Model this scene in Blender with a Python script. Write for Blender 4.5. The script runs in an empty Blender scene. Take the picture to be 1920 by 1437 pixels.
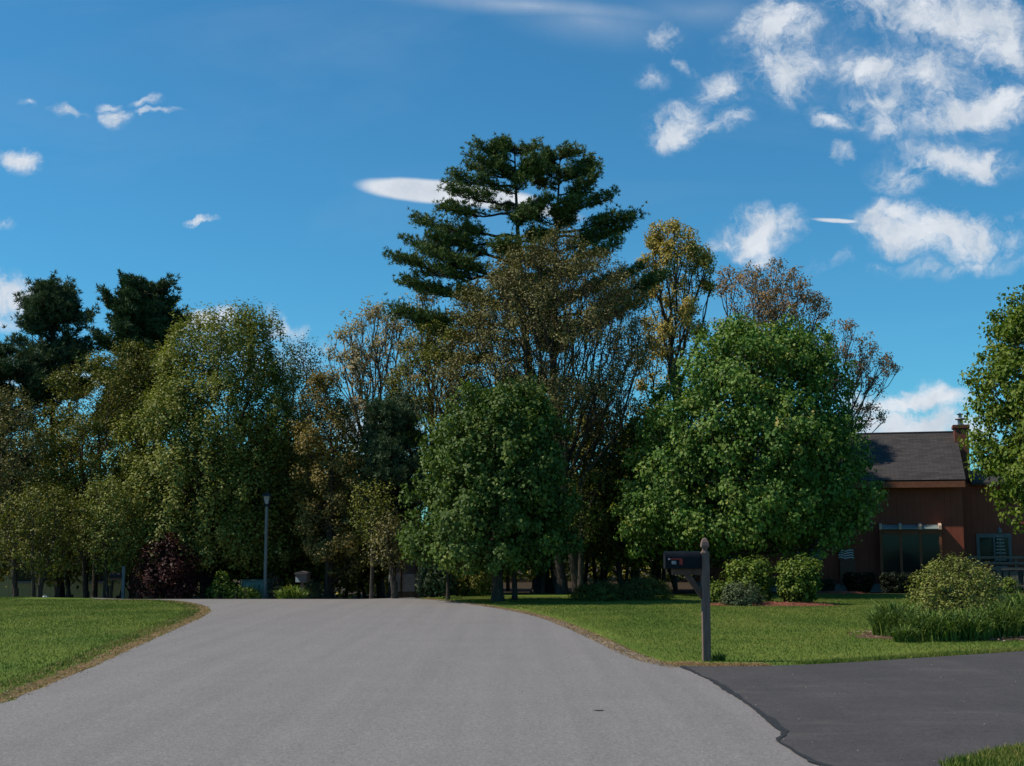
import bpy, math, random
import numpy as np
R = math.radians
SC = bpy.context.scene
COL = SC.collection
# ------------------------------------------------------------ camera, exposure
F, W, H = 2500.0, 1920.0, 1437.0
PITCH = math.atan((1023 - H / 2) / F)
CZ = 1.5
cam_d = bpy.data.cameras.new('camera')
cam_d.sensor_width = 36.0
cam_d.lens = 36.0 * F / W
cam_d.clip_start = 0.1
cam_d.clip_end = 3000
cam = bpy.data.objects.new('camera', cam_d)
cam.location = (0, 0, CZ)
cam.rotation_euler = (R(90) + PITCH, 0, 0)
COL.objects.link(cam)
SC.camera = cam
SC.view_settings.view_transform = 'Standard'
SC.view_settings.look = 'None'
SC.view_settings.exposure = -0.1
SC.view_settings.gamma = 1
SC.view_settings.use_curve_mapping = False
SC.render.engine = 'CYCLES'
SC.cycles.max_bounces = 6
SC.cycles.diffuse_bounces = 3
SC.cycles.transmission_bounces = 3
SC.cycles.glossy_bounces = 2
SC.cycles.transparent_max_bounces = 4
# ------------------------------------------------------------ sun
SUN_EL, SUN_AZ = 49.0, 0.0            # azimuth: degrees from -X (left) towards +Y (away)
sx = -math.cos(R(SUN_AZ)) * math.cos(R(SUN_EL))
sy = math.sin(R(SUN_AZ)) * math.cos(R(SUN_EL))
sz = math.sin(R(SUN_EL))
sun_d = bpy.data.lights.new('sun', 'SUN')
sun_d.energy = 5.0
sun_d.angle = R(0.53)
sun_d.color = (1.0, 0.92, 0.80)
sun = bpy.data.objects.new('sun', sun_d)
sun.rotation_euler = (math.acos(sz), 0, math.atan2(sx, -sy))
COL.objects.link(sun)


def pray(px, py):
    dx = (px - W / 2) / F
    dy = (H / 2 - py) / F
    return (dx, math.cos(PITCH) - dy * math.sin(PITCH), math.sin(PITCH) + dy * math.cos(PITCH))


def P(px, py, Y):
    d = pray(px, py)
    t = Y / d[1]
    return (d[0] * t, Y, CZ + d[2] * t)


def G(px, py):
    d = pray(px, py)
    t = -CZ / d[2]
    return (d[0] * t, d[1] * t)


def zof(py, Y):
    return P(960, py, Y)[2]


def sstep(a, b, x):
    t = np.clip((x - a) / (b - a), 0, 1)
    return t * t * (3 - 2 * t)


def gz(x, y):
    """ground height: flat up to the crest, a slow fall beyond it, deeper on the left"""
    start = 37.9 + 1.5 * sstep(-10.5, -13.5, x)
    return -0.16 * sstep(38, 50, y) - np.clip((y - start) * .06, 0, .85) * sstep(-1.0, -6.0, x)


# ------------------------------------------------------------ world: Nishita sky and clouds in sky directions
wd = bpy.data.worlds.new('World')
SC.world = wd
wd.use_nodes = True
nt = wd.node_tree
nt.nodes.clear()
N, L = nt.nodes, nt.links


def nd(t, **k):
    n = N.new(t)
    for a, b in k.items():
        setattr(n, a, b)
    return n


def mth(op, a, b=None, c=None, clamp=False):
    n = nd('ShaderNodeMath', operation=op)
    n.use_clamp = clamp
    for i, v in enumerate((a, b, c)):
        if v is None:
            continue
        if isinstance(v, (int, float)):
            n.inputs[i].default_value = v
        else:
            L.new(v, n.inputs[i])
    return n.outputs[0]


sky = nd('ShaderNodeTexSky', sky_type='NISHITA')
sky.sun_disc = False
sky.sun_elevation = R(SUN_EL)
sky.sun_rotation = math.atan2(sx, sy) % (2 * math.pi)
sky.altitude = 200
sky.air_density = 1.0
sky.dust_density = 0.25
sky.ozone_density = 2.2
hsv = nd('ShaderNodeHueSaturation')
hsv.inputs['Saturation'].default_value = 1.0
hsv.inputs['Hue'].default_value = 0.5
hsv.inputs['Value'].default_value = 1.0
tint = nd('ShaderNodeMix', data_type='RGBA', blend_type='MULTIPLY')
tint.inputs[0].default_value = 1
tint.inputs[7].default_value = (.38, 1.04, 1.28, 1)
L.new(sky.outputs[0], tint.inputs[6])
L.new(tint.outputs[2], hsv.inputs['Color'])
tc = nd('ShaderNodeTexCoord')
sep = nd('ShaderNodeSeparateXYZ')
L.new(tc.outputs['Generated'], sep.inputs[0])
ym = mth('MAXIMUM', sep.outputs[1], 0.02)
cu = mth('DIVIDE', sep.outputs[0], ym)
cv = mth('DIVIDE', sep.outputs[2], ym)
comb = nd('ShaderNodeCombineXYZ')
L.new(cu, comb.inputs[0])
L.new(cv, comb.inputs[1])


def noise(scale, detail, rough, vec, dist=0.0):
    n = nd('ShaderNodeTexNoise')
    n.inputs['Scale'].default_value = scale
    n.inputs['Detail'].default_value = detail
    n.inputs['Roughness'].default_value = rough
    n.inputs['Distortion'].default_value = dist
    L.new(vec, n.inputs['Vector'])
    return n


wn = noise(16, 5, 0.6, comb.outputs[0])
wsub = nd('ShaderNodeVectorMath', operation='SUBTRACT')
L.new(wn.outputs['Color'], wsub.inputs[0])
wsub.inputs[1].default_value = (0.5, 0.5, 0.5)
wsc = nd('ShaderNodeVectorMath', operation='SCALE')
wsc.inputs['Scale'].default_value = 0.05
L.new(wsub.outputs[0], wsc.inputs[0])
wadd = nd('ShaderNodeVectorMath', operation='ADD')
L.new(comb.outputs[0], wadd.inputs[0])
L.new(wsc.outputs[0], wadd.inputs[1])
wsc2 = nd('ShaderNodeVectorMath', operation='SCALE')
wsc2.inputs['Scale'].default_value = 0.09
L.new(wsc.outputs[0], wsc2.inputs[0])
wadd2 = nd('ShaderNodeVectorMath', operation='ADD')
L.new(comb.outputs[0], wadd2.inputs[0])
L.new(wsc2.outputs[0], wadd2.inputs[1])


def blob(px, py, rx, ry, rot, amp, vec):
    d = pray(px, py)
    m = nd('ShaderNodeMapping', vector_type='TEXTURE')
    m.inputs['Location'].default_value = (d[0] / d[1], d[2] / d[1], 0)
    m.inputs['Rotation'].default_value = (0, 0, R(rot))
    m.inputs['Scale'].default_value = (rx / F, ry / F, 1)
    L.new(vec, m.inputs['Vector'])
    g = nd('ShaderNodeTexGradient', gradient_type='QUADRATIC_SPHERE' if False else 'SPHERICAL')
    L.new(m.outputs[0], g.inputs[0])
    return mth('MULTIPLY', g.outputs[1], amp)


CL = [  # px, py, rx, ry, rotation, density
    (1455, 55, 105, 80, 0, 1.0), (1470, 140, 110, 75, 0, .85), (1350, 160, 65, 45, 0, .7), (1275, 232, 95, 60, 20, 1.05),
    (1350, 228, 75, 34, 10, .8), (1240, 70, 60, 40, 0, .6), (1278, 120, 45, 22, -20, .55), (1215, 150, 50, 30, 0, .4),
    (1555, 222, 60, 32, -20, .65), (1640, 25, 130, 60, 0, .75), (1790, 40, 220, 80, -10, 1.1), (1885, 90, 100, 90, 0, .85),
    (1640, 140, 120, 50, -8, .7), (1740, 130, 130, 60, 10, .75), (1655, 215, 80, 75, 0, .9), (1840, 205, 170, 48, 14, 1.05),
    (1577, 282, 30, 20, 0, .6), (1790, 305, 165, 48, -5, .85), (1680, 335, 85, 42, -15, .55), (1760, 160, 240, 170, 0, .42), (1480, 100, 180, 150, 0, .30),
    (1425, 432, 115, 62, 6, 1.3), (1430, 460, 60, 45, 0, .9), (1345, 442, 55, 24, 0, .7), (1750, 440, 190, 68, -6, 1.35),
    (1690, 405, 80, 40, -20, 1.1), (1565, 487, 55, 24, 40, .5), (1645, 507, 45, 20, 0, .45), (1800, 505, 180, 26, 6, .42),
    (1880, 420, 120, 18, 0, .4), (1410, 395, 40, 14, 0, .4),
    (1720, 742, 160, 40, 2, 1.15), (1740, 800, 190, 52, 0, 1.25), (1620, 800, 120, 40, 0, .8),
    (38, 308, 58, 30, -12, 1.15), (216, 218, 48, 34, 0, 1.0), (205, 192, 34, 16, 10, .7), (265, 184, 34, 12, 0, .7),
    (292, 205, 60, 11, -6, .6), (118, 211, 52, 18, 0, .6), (376, 404, 26, 11, 0, .7), (6, 421, 28, 11, 0, .7), (40, 208, 30, 12, 0, .4),
    (-10, 570, 150, 72, 8, 1.1), (-10, 610, 90, 30, 0, 1.0), (385, 602, 95, 26, 0, .9), (530, 612, 60, 28, -10, .75), (600, 640, 50, 25, 0, .4),
    (100, 700, 160, 60, 0, .9), (700, 820, 120, 60, 0, .9), (450, 660, 300, 70, 0, .35),
]
CS = [  # smooth clouds
    (800, 358, 150, 27, -5, 3.0), (900, 370, 150, 26, -7, 2.6), (1000, 392, 120, 18, -12, 1.2), (1570, 414, 58, 5.5, -3, 1.6),
    (1000, 12, 420, 34, -5, .45), (1110, 40, 260, 75, -8, .32), (1320, 20, 240, 60, 0, .25),
]
acc = None
for c in CL:
    b = blob(*c, wadd.outputs[0])
    acc = b if acc is None else mth('MAXIMUM', acc, b)
accS = None
for c in CS:
    b = blob(*c, wadd2.outputs[0])
    accS = b if accS is None else mth('MAXIMUM', accS, b)
n1 = noise(26, 10, 0.66, wadd.outputs[0], 0.5)
dn = mth('MULTIPLY_ADD', n1.outputs[0], 2.5, -1.23)
gate = mth('MULTIPLY', acc, 3.0, clamp=True)
n3 = noise(75, 6, 0.65, wadd.outputs[0], 0.4)
dn = mth('ADD', dn, mth('MULTIPLY_ADD', n3.outputs[0], 1.1, -0.55))
den = mth('MULTIPLY_ADD', dn, gate, mth('MULTIPLY', acc, 1.12))
den = mth('MULTIPLY', den, 0.88, clamp=True)
sm = nd('ShaderNodeMapRange', interpolation_type='SMOOTHSTEP')
L.new(den, sm.inputs[0])
denS = mth('MULTIPLY', accS, 1.0, clamp=True)
smS = nd('ShaderNodeMapRange', interpolation_type='SMOOTHSTEP')
L.new(denS, smS.inputs[0])
dall = mth('MAXIMUM', sm.outputs[0], smS.outputs[0])
# thin high veil, everywhere in the sky
vm = nd('ShaderNodeMapping')
vm.inputs['Scale'].default_value = (1.2, 5, 1)
vm.inputs['Rotation'].default_value = (0, 0, 0.15)
L.new(comb.outputs[0], vm.inputs[0])
vn = noise(1.6, 8, 0.55, vm.outputs[0], 0.6)
veil = mth('MULTIPLY', mth('SUBTRACT', vn.outputs[0], 0.5, clamp=True), 0.28)
dall = mth('MAXIMUM', mth('ADD', mth('MULTIPLY', dall, 0.96), veil, clamp=True), 0.0)
front = mth('MULTIPLY', sep.outputs[1], 8.0, clamp=True)
dall = mth('MULTIPLY', dall, front)
n2 = noise(30, 7, 0.6, wadd.outputs[0])
cr = nd('ShaderNodeValToRGB')
cr.color_ramp.elements[0].position = 0.36
cr.color_ramp.elements[0].color = (6.3, 7.0, 7.9, 1)
cr.color_ramp.elements[1].position = 0.66
cr.color_ramp.elements[1].color = (8.4, 8.8, 9.4, 1)
L.new(n2.outputs[0], cr.inputs[0])
mx = nd('ShaderNodeMix', data_type='RGBA')
L.new(dall, mx.inputs[0])
L.new(hsv.outputs[0], mx.inputs[6])
L.new(cr.outputs[0], mx.inputs[7])
bg = nd('ShaderNodeBackground')
bg.inputs['Strength'].default_value = 0.1
L.new(mx.outputs[2], bg.inputs[0])
wo = nd('ShaderNodeOutputWorld')
L.new(bg.outputs[0], wo.inputs[0])


# ------------------------------------------------------------ materials
class MT:
    """small node-material builder"""

    def __init__(s, name, rough=0.8, spec=0.3):
        s.m = bpy.data.materials.new(name)
        s.m.use_nodes = True
        s.t = s.m.node_tree
        s.b = s.t.nodes['Principled BSDF']
        s.b.inputs['Roughness'].default_value = rough
        s.b.inputs['Specular IOR Level'].default_value = spec

    def n(s, t, **k):
        n = s.t.nodes.new(t)
        for a, b in k.items():
            if a.startswith('i_'):
                n.inputs[a[2:]].default_value = b
            else:
                setattr(n, a, b)
        return n

    def l(s, a, b):
        s.t.links.new(a, b)

    def co(s, kind='Object', scale=(1, 1, 1), rot=(0, 0, 0)):
        c = s.n('ShaderNodeTexCoord')
        m = s.n('ShaderNodeMapping')
        m.inputs['Scale'].default_value = scale
        m.inputs['Rotation'].default_value = rot
        s.l(c.outputs[kind], m.inputs[0])
        return m.outputs[0]

    def noise(s, vec, scale, detail=6, rough=0.6, dist=0.0):
        n = s.n('ShaderNodeTexNoise')
        n.inputs['Scale'].default_value = scale
        n.inputs['Detail'].default_value = detail
        n.inputs['Roughness'].default_value = rough
        n.inputs['Distortion'].default_value = dist
        s.l(vec, n.inputs['Vector'])
        return n.outputs[0]

    def ramp(s, fac, stops):
        r = s.n('ShaderNodeValToRGB')
        e = r.color_ramp.elements
        while len(e) < len(stops):
            e.new(0.5)
        for i, (p, c) in enumerate(stops):
            e[i].position = p
            e[i].color = (*c, 1)
        s.l(fac, r.inputs[0])
        return r.outputs[0]

    def mix(s, fac, a, b, mode='MIX'):
        m = s.n('ShaderNodeMix', data_type='RGBA', blend_type=mode)
        for i, v in ((0, fac), (6, a), (7, b)):
            if isinstance(v, (int, float)):
                m.inputs[i].default_value = v
            elif isinstance(v, tuple):
                m.inputs[i].default_value = (*v, 1)
            else:
                s.l(v, m.inputs[i])
        return m.outputs[2]

    def bump(s, h, strength=0.3, dist=0.02):
        b = s.n('ShaderNodeBump')
        b.inputs['Strength'].default_value = strength
        b.inputs['Distance'].default_value = dist
        s.l(h, b.inputs['Height'])
        s.l(b.outputs[0], s.b.inputs['Normal'])

    def col(s, c):
        if isinstance(c, tuple):
            s.b.inputs['Base Color'].default_value = (*c, 1)
        else:
            s.l(c, s.b.inputs['Base Color'])
        return s


def simple(name, c, rough=0.7, var=0.25, scale=6.0, spec=0.3, metal=0.0, bump=0.1):
    m = MT(name, rough, spec)
    v = m.co()
    n = m.noise(v, scale)
    m.col(m.ramp(n, [(0.3, tuple(x * (1 - var) for x in c)), (0.7, tuple(min(1, x * (1 + var)) for x in c))]))
    m.b.inputs['Metallic'].default_value = metal
    if bump:
        m.bump(n, bump)
    return m.m


def leafmat(name, cols, trans=0.25, rough=0.55, spec=0.18, nscale=1.1, namp=.9):
    """leaf colours vary from leaf to leaf and slowly from bough to bough"""
    m = MT(name, rough, spec)
    a = m.n('ShaderNodeAttribute', attribute_name='rnd')
    v = m.co()
    n = m.noise(v, nscale, 3, 0.5)
    k = m.n('ShaderNodeMath', operation='MULTIPLY_ADD')
    m.l(n, k.inputs[0])
    k.inputs[1].default_value = namp
    k.inputs[2].default_value = -namp / 2
    k2 = m.n('ShaderNodeMath', operation='ADD')
    k2.use_clamp = True
    m.l(k.outputs[0], k2.inputs[0])
    m.l(a.outputs['Fac'], k2.inputs[1])
    c = m.ramp(k2.outputs[0], [(i / (len(cols) - 1), x) for i, x in enumerate(cols)])
    m.col(c)
    t = m.n('ShaderNodeBsdfTranslucent')
    tcol = m.mix(1.0, c, (1.0, 1.15, 0.5), 'MULTIPLY')
    m.l(tcol, t.inputs[0])
    mx = m.n('ShaderNodeMixShader')
    mx.inputs[0].default_value = trans
    m.l(m.b.outputs[0], mx.inputs[1])
    m.l(t.outputs[0], mx.inputs[2])
    m.l(mx.outputs[0], m.t.nodes['Material Output'].inputs[0])
    return m.m


def barkmat(name, a, b, scale=1.0):
    m = MT(name, 0.95, 0.1)
    v = m.co('Object', (7 * scale, 7 * scale, 1.2 * scale))
    n = m.noise(v, 2.5, 8, 0.7, 0.4)
    m.col(m.ramp(n, [(0.35, a), (0.65, b)]))
    m.bump(n, 0.8, 0.06)
    return m.m


BARK = barkmat('bark_grey_brown', (0.030, 0.024, 0.019), (0.105, 0.086, 0.068))
BARKP = barkmat('bark_pine', (0.022, 0.018, 0.016), (0.075, 0.062, 0.052))
BARKL = barkmat('bark_light', (0.055, 0.048, 0.042), (0.17, 0.15, 0.13))
LF = dict(
    maple=leafmat('leaf_maple', [(0.049, 0.103, 0.018), (0.085, 0.166, 0.029), (0.136, 0.224, 0.040), (0.241, 0.283, 0.059), (0.346, 0.283, 0.081)], .22),
    maple2=leafmat('leaf_maple_dark', [(0.045, 0.080, 0.016), (0.076, 0.122, 0.023), (0.124, 0.175, 0.032), (0.201, 0.229, 0.049)], .20),
    maple3=leafmat('leaf_maple_yellow', [(0.067, 0.107, 0.013), (0.114, 0.167, 0.019), (0.167, 0.207, 0.026), (0.253, 0.241, 0.043)], .25),
    olive=leafmat('leaf_olive', [(0.099, 0.118, 0.023), (0.167, 0.182, 0.035), (0.256, 0.257, 0.056), (0.433, 0.416, 0.127)], .2),
    brush=leafmat('leaf_brush', [(0.070, 0.075, 0.013), (0.132, 0.134, 0.020), (0.207, 0.190, 0.031), (0.304, 0.249, 0.064)], .2),
    oak=leafmat('leaf_oak_brown', [(0.083, 0.070, 0.024), (0.145, 0.123, 0.039), (0.206, 0.174, 0.058), (0.275, 0.248, 0.091)], .15),
    orange=leafmat('leaf_orange', [(0.109, 0.093, 0.024), (0.205, 0.151, 0.039), (0.310, 0.218, 0.064), (0.412, 0.290, 0.099)], .2),
    pale=leafmat('leaf_pale_bud', [(0.242, 0.187, 0.089), (0.374, 0.297, 0.158), (0.506, 0.418, 0.263)], .2),
    yellow=leafmat('leaf_yellow_bud', [(0.216, 0.190, 0.051), (0.381, 0.304, 0.075), (0.533, 0.392, 0.101), (0.533, 0.468, 0.224)], .2),
    redbud=leafmat('leaf_pink_bud', [(0.154, 0.116, 0.063), (0.286, 0.179, 0.081), (0.374, 0.221, 0.108), (0.396, 0.315, 0.179)], .2),
    pine=leafmat('needle_pine', [(0.061, 0.100, 0.029), (0.112, 0.156, 0.042), (0.195, 0.226, 0.058)], .06, 0.6),
    pinedark=leafmat('needle_dark', [(0.029, 0.058, 0.023), (0.052, 0.092, 0.035), (0.085, 0.127, 0.048)], .06, 0.6),
    pineblue=leafmat('needle_blue', [(0.047, 0.074, 0.038), (0.079, 0.118, 0.056), (0.119, 0.150, 0.073)], .1, 0.6),
    red=leafmat('leaf_red_maple', [(0.020, 0.006, 0.006), (0.040, 0.010, 0.010), (0.074, 0.018, 0.016), (0.114, 0.040, 0.031)], .2),
    dark=leafmat('leaf_understory', [(0.067, 0.085, 0.018), (0.138, 0.148, 0.026), (0.261, 0.243, 0.040), (0.400, 0.328, 0.066)], .2),
    shrub=leafmat('leaf_shrub', [(0.065, 0.107, 0.013), (0.114, 0.164, 0.021), (0.170, 0.214, 0.029), (0.244, 0.252, 0.048)], .2),
    bigshrub=leafmat('leaf_weigela', [(0.083, 0.105, 0.017), (0.143, 0.165, 0.030), (0.220, 0.230, 0.051), (0.363, 0.320, 0.101), (0.396, 0.220, 0.094)], .2),
    grey=leafmat('leaf_grey_green', [(0.059, 0.081, 0.038), (0.099, 0.121, 0.054), (0.145, 0.172, 0.079)], .15),
    juniper=leafmat('leaf_juniper', [(0.047, 0.063, 0.013), (0.091, 0.103, 0.019), (0.155, 0.151, 0.030)], .1),
    lilac=leafmat('leaf_lilac_bloom', [(0.077, 0.075, 0.023), (0.154, 0.100, 0.070), (0.264, 0.170, 0.156)], .2),
    hosta=leafmat('leaf_hosta', [(0.066, 0.110, 0.016), (0.121, 0.180, 0.027), (0.198, 0.240, 0.047)], .25),
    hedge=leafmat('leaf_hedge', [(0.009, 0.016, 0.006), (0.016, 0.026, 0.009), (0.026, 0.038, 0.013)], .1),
    lily=leafmat('leaf_daylily', [(0.040, 0.075, 0.013), (0.068, 0.123, 0.021), (0.112, 0.174, 0.029), (0.202, 0.246, 0.047)], .15),
)


# ------------------------------------------------------------ mesh helpers
def tag(o, label=None, cat=None, group=None, kind=None):
    for k, v in (('label', label), ('category', cat), ('group', group), ('kind', kind)):
        if v:
            o[k] = v
    return o


def thing(name, label, cat, loc=(0, 0, 0), rz=0.0, group=None):
    o = bpy.data.objects.new(name, None)
    COL.objects.link(o)
    o.location = loc
    o.rotation_euler = (0, 0, rz)
    return tag(o, label, cat, group)


def npmesh(name, V, Fc, mat, parent=None, rnd=None, smooth=False):
    """V (n,3), Fc (m,k) or list of (m,k) arrays"""
    if not isinstance(Fc, list):
        Fc = [Fc]
    me = bpy.data.meshes.new(name)
    V = np.asarray(V, dtype=np.float32)
    me.vertices.add(len(V))
    me.vertices.foreach_set('co', V.ravel())
    li = np.concatenate([f.ravel() for f in Fc]).astype(np.int32)
    tot = np.concatenate([np.full(len(f), f.shape[1]) for f in Fc]).astype(np.int32)
    st = np.concatenate([[0], np.cumsum(tot)[:-1]]).astype(np.int32)
    me.loops.add(len(li))
    me.loops.foreach_set('vertex_index', li)
    me.polygons.add(len(tot))
    me.polygons.foreach_set('loop_start', st)
    if rnd is not None:
        a = me.attributes.new('rnd', 'FLOAT', 'FACE')
        a.data.foreach_set('value', np.asarray(rnd, dtype=np.float32))
    me.update(calc_edges=True)
    if smooth:
        me.polygons.foreach_set('use_smooth', np.ones(len(tot), dtype=bool))
    me.materials.append(mat)
    o = bpy.data.objects.new(name, me)
    COL.objects.link(o)
    if parent is not None:
        o.parent = parent
    return o


class MB:
    """collects boxes, prisms, tubes and lathes into one mesh"""

    def __init__(s):
        s.v = []
        s.f = []

    def add(s, v, f):
        b = len(s.v)
        s.v += [tuple(p) for p in v]
        s.f += [tuple(i + b for i in q) for q in f]
        return s

    def box(s, x0, x1, y0, y1, z0, z1):
        v = [(x0, y0, z0), (x1, y0, z0), (x1, y1, z0), (x0, y1, z0), (x0, y0, z1), (x1, y0, z1), (x1, y1, z1), (x0, y1, z1)]
        return s.add(v, [(0, 3, 2, 1), (4, 5, 6, 7), (0, 1, 5, 4), (1, 2, 6, 5), (2, 3, 7, 6), (3, 0, 4, 7)])

    def prism(s, pts, d):
        """pts: planar polygon in 3D, extruded by vector d"""
        n = len(pts)
        v = list(pts) + [tuple(a + b for a, b in zip(p, d)) for p in pts]
        f = [tuple(range(n))[::-1], tuple(range(n, 2 * n))]
        f += [(i, (i + 1) % n, n + (i + 1) % n, n + i) for i in range(n)]
        return s.add(v, f)

    def lathe(s, prof, k=12, cx=0, cy=0, rot=0.0):
        v = []
        for r, z in prof:
            for i in range(k):
                a = 2 * math.pi * i / k + rot
                v.append((cx + r * math.cos(a), cy + r * math.sin(a), z))
        f = []
        for j in range(len(prof) - 1):
            for i in range(k):
                f.append((j * k + i, j * k + (i + 1) % k, (j + 1) * k + (i + 1) % k, (j + 1) * k + i))
        f.append(tuple(range(k))[::-1])
        f.append(tuple((len(prof) - 1) * k + i for i in range(k)))
        return s.add(v, f)

    def tube(s, p0, p1, r0, r1=None, k=8):
        r1 = r0 if r1 is None else r1
        p0, p1 = np.array(p0, float), np.array(p1, float)
        d = p1 - p0
        d /= np.linalg.norm(d)
        a = np.cross(d, (0, 0, 1) if abs(d[2]) < .9 else (1, 0, 0))
        a /= np.linalg.norm(a)
        b = np.cross(d, a)
        v = []
        for p, r in ((p0, r0), (p1, r1)):
            for i in range(k):
                t = 2 * math.pi * i / k
                v.append(tuple(p + r * (a * math.cos(t) + b * math.sin(t))))
        f = [(i, (i + 1) % k, k + (i + 1) % k, k + i) for i in range(k)] + [tuple(range(k))[::-1], tuple(range(k, 2 * k))]
        return s.add(v, f)

    def build(s, name, mat, parent=None, bevel=0.0, smooth=False):
        me = bpy.data.meshes.new(name)
        me.from_pydata(s.v, [], s.f)
        me.update()
        me.materials.append(mat)
        o = bpy.data.objects.new(name, me)
        COL.objects.link(o)
        if parent is not None:
            o.parent = parent
        if smooth:
            me.polygons.foreach_set('use_smooth', np.ones(len(me.polygons), dtype=bool))
        if bevel:
            m = o.modifiers.new('bevel', 'BEVEL')
            m.width = bevel
            m.segments = 2
            m.limit_method = 'ANGLE'
        return o


def unit(v):
    return v / np.maximum(np.linalg.norm(v, axis=-1, keepdims=True), 1e-9)


def tubes(P0, R0, P1, R1, k):
    """frustums for many edges at once"""
    n = len(P0)
    d = unit(P1 - P0)
    up = np.where(np.abs(d[:, 2:3]) < .9, np.array([[0, 0, 1.]]), np.array([[1., 0, 0]]))
    a = unit(np.cross(d, up))
    b = np.cross(d, a)
    t = np.arange(k) * 2 * np.pi / k
    ring = a[:, None, :] * np.cos(t)[None, :, None] + b[:, None, :] * np.sin(t)[None, :, None]
    V = np.concatenate([P0[:, None] + ring * R0[:, None, None], P1[:, None] + ring * R1[:, None, None]], 1)
    i = np.arange(k)
    q = np.stack([i, (i + 1) % k, k + (i + 1) % k, k + i], 1)
    Fq = (q[None] + (np.arange(n) * 2 * k)[:, None, None]).reshape(-1, 4)
    return V.reshape(-1, 3), Fq


def leaves(C, D, Nn, Ls, Wd, fold=0.18):
    """kite leaves folded on the midrib: centre, axis, normal, length, width"""
    D = unit(D)
    S = unit(np.cross(D, Nn))
    Nn = np.cross(S, D)
    L2 = (Ls / 2)[:, None]
    W2 = (Wd / 2)[:, None]
    up = Nn * (Ls * fold)[:, None]
    V = np.stack([C - D * L2, C + S * W2 - D * L2 * .15 + up, C + D * L2, C - S * W2 - D * L2 * .15 + up], 1)
    return V.reshape(-1, 3), np.arange(len(C) * 4).reshape(-1, 4)


def wind(V, F_):
    return V, F_


# ------------------------------------------------------------ trees
def crown_points(rng, prof, Y, n, cx=None, hollow=0.55, depth=1.0, lump=0.18, clumps=0, fill=.35):
    """points in a solid crown: prof = [(py, pxl, pxr)] from top to bottom; every height is an ellipse in plan"""
    pr = sorted(prof)
    zs = np.array([zof(p[0], Y) for p in pr])[::-1]
    sc = [(P(p[1], p[0], Y)[0], P(p[2], p[0], Y)[0]) for p in pr][::-1]
    xl = np.array([s[0] for s in sc])
    xr = np.array([s[1] for s in sc])
    zz = np.linspace(zs[0], zs[-1], 200)
    hw = (np.interp(zz, zs, xr) - np.interp(zz, zs, xl)) / 2
    w = np.maximum(hw, .05) ** (1.6)
    z = rng.choice(zz, n, p=w / w.sum()) + rng.normal(0, (zz[1] - zz[0]), n)
    z = np.clip(z, zs[0], zs[-1])
    l, r = np.interp(z, zs, xl), np.interp(z, zs, xr)
    ph = rng.uniform(0, 2 * np.pi, n)
    u = rng.uniform(0, 1, n) ** hollow
    lm = 1.08 - lump * (0.3 + 0.5 * np.sin(ph * 3 + z * 2.1) * np.cos(ph * 5 - z * 2.9 + 1.3) + .5 * rng.uniform(0, 1, n))
    hw = (r - l) / 2 * u * lm
    mid = np.median((xr - xl) / 2)
    if clumps:
        # boughs: rounded clumps of foliage riding on the crown's surface, with hollows between them
        nf = int(n * fill)
        k = clumps
        cz = rng.choice(zz, k, p=w / w.sum())
        cl, crr = np.interp(cz, zs, xl), np.interp(cz, zs, xr)
        cph = rng.uniform(0, 2 * np.pi, k)
        cr_ = mid * rng.uniform(.16, .32, k)
        chw = np.maximum((crr - cl) / 2 - cr_ * .45, .05) * rng.uniform(.45, 1.05, k) ** .28
        CX = (cl + crr) / 2 + chw * np.cos(cph)
        CY = Y + np.minimum(chw, mid * 1.6) * np.sin(cph) * depth
        CZ_ = np.clip(cz, zs[0] + cr_ * .5, zs[-1] - cr_ * .5)
        m = n - nf
        ci = rng.choice(k, m, p=cr_ ** 2 / (cr_ ** 2).sum())
        g = unit(rng.normal(0, 1, (m, 3)) + np.array([0, 0, .35])) * rng.uniform(0, 1, (m, 1)) ** .4
        g *= cr_[ci][:, None] * np.array([1, 1, .8])
        cc = np.stack([CX, CY, CZ_], 1)[ci] + g
        hw2 = hw[:nf] * .82
        ff_ = np.stack([((l + r) / 2)[:nf] + hw2 * np.cos(ph[:nf]), Y + np.minimum(hw2, mid * 1.6) * np.sin(ph[:nf]) * depth, z[:nf]], 1)
        return np.concatenate([cc, ff_])
    X = (l + r) / 2 + hw * np.cos(ph)
    Yy = Y + np.minimum(hw, mid * 1.6) * np.sin(ph) * depth
    return np.stack([X, Yy, z], 1)


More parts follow.
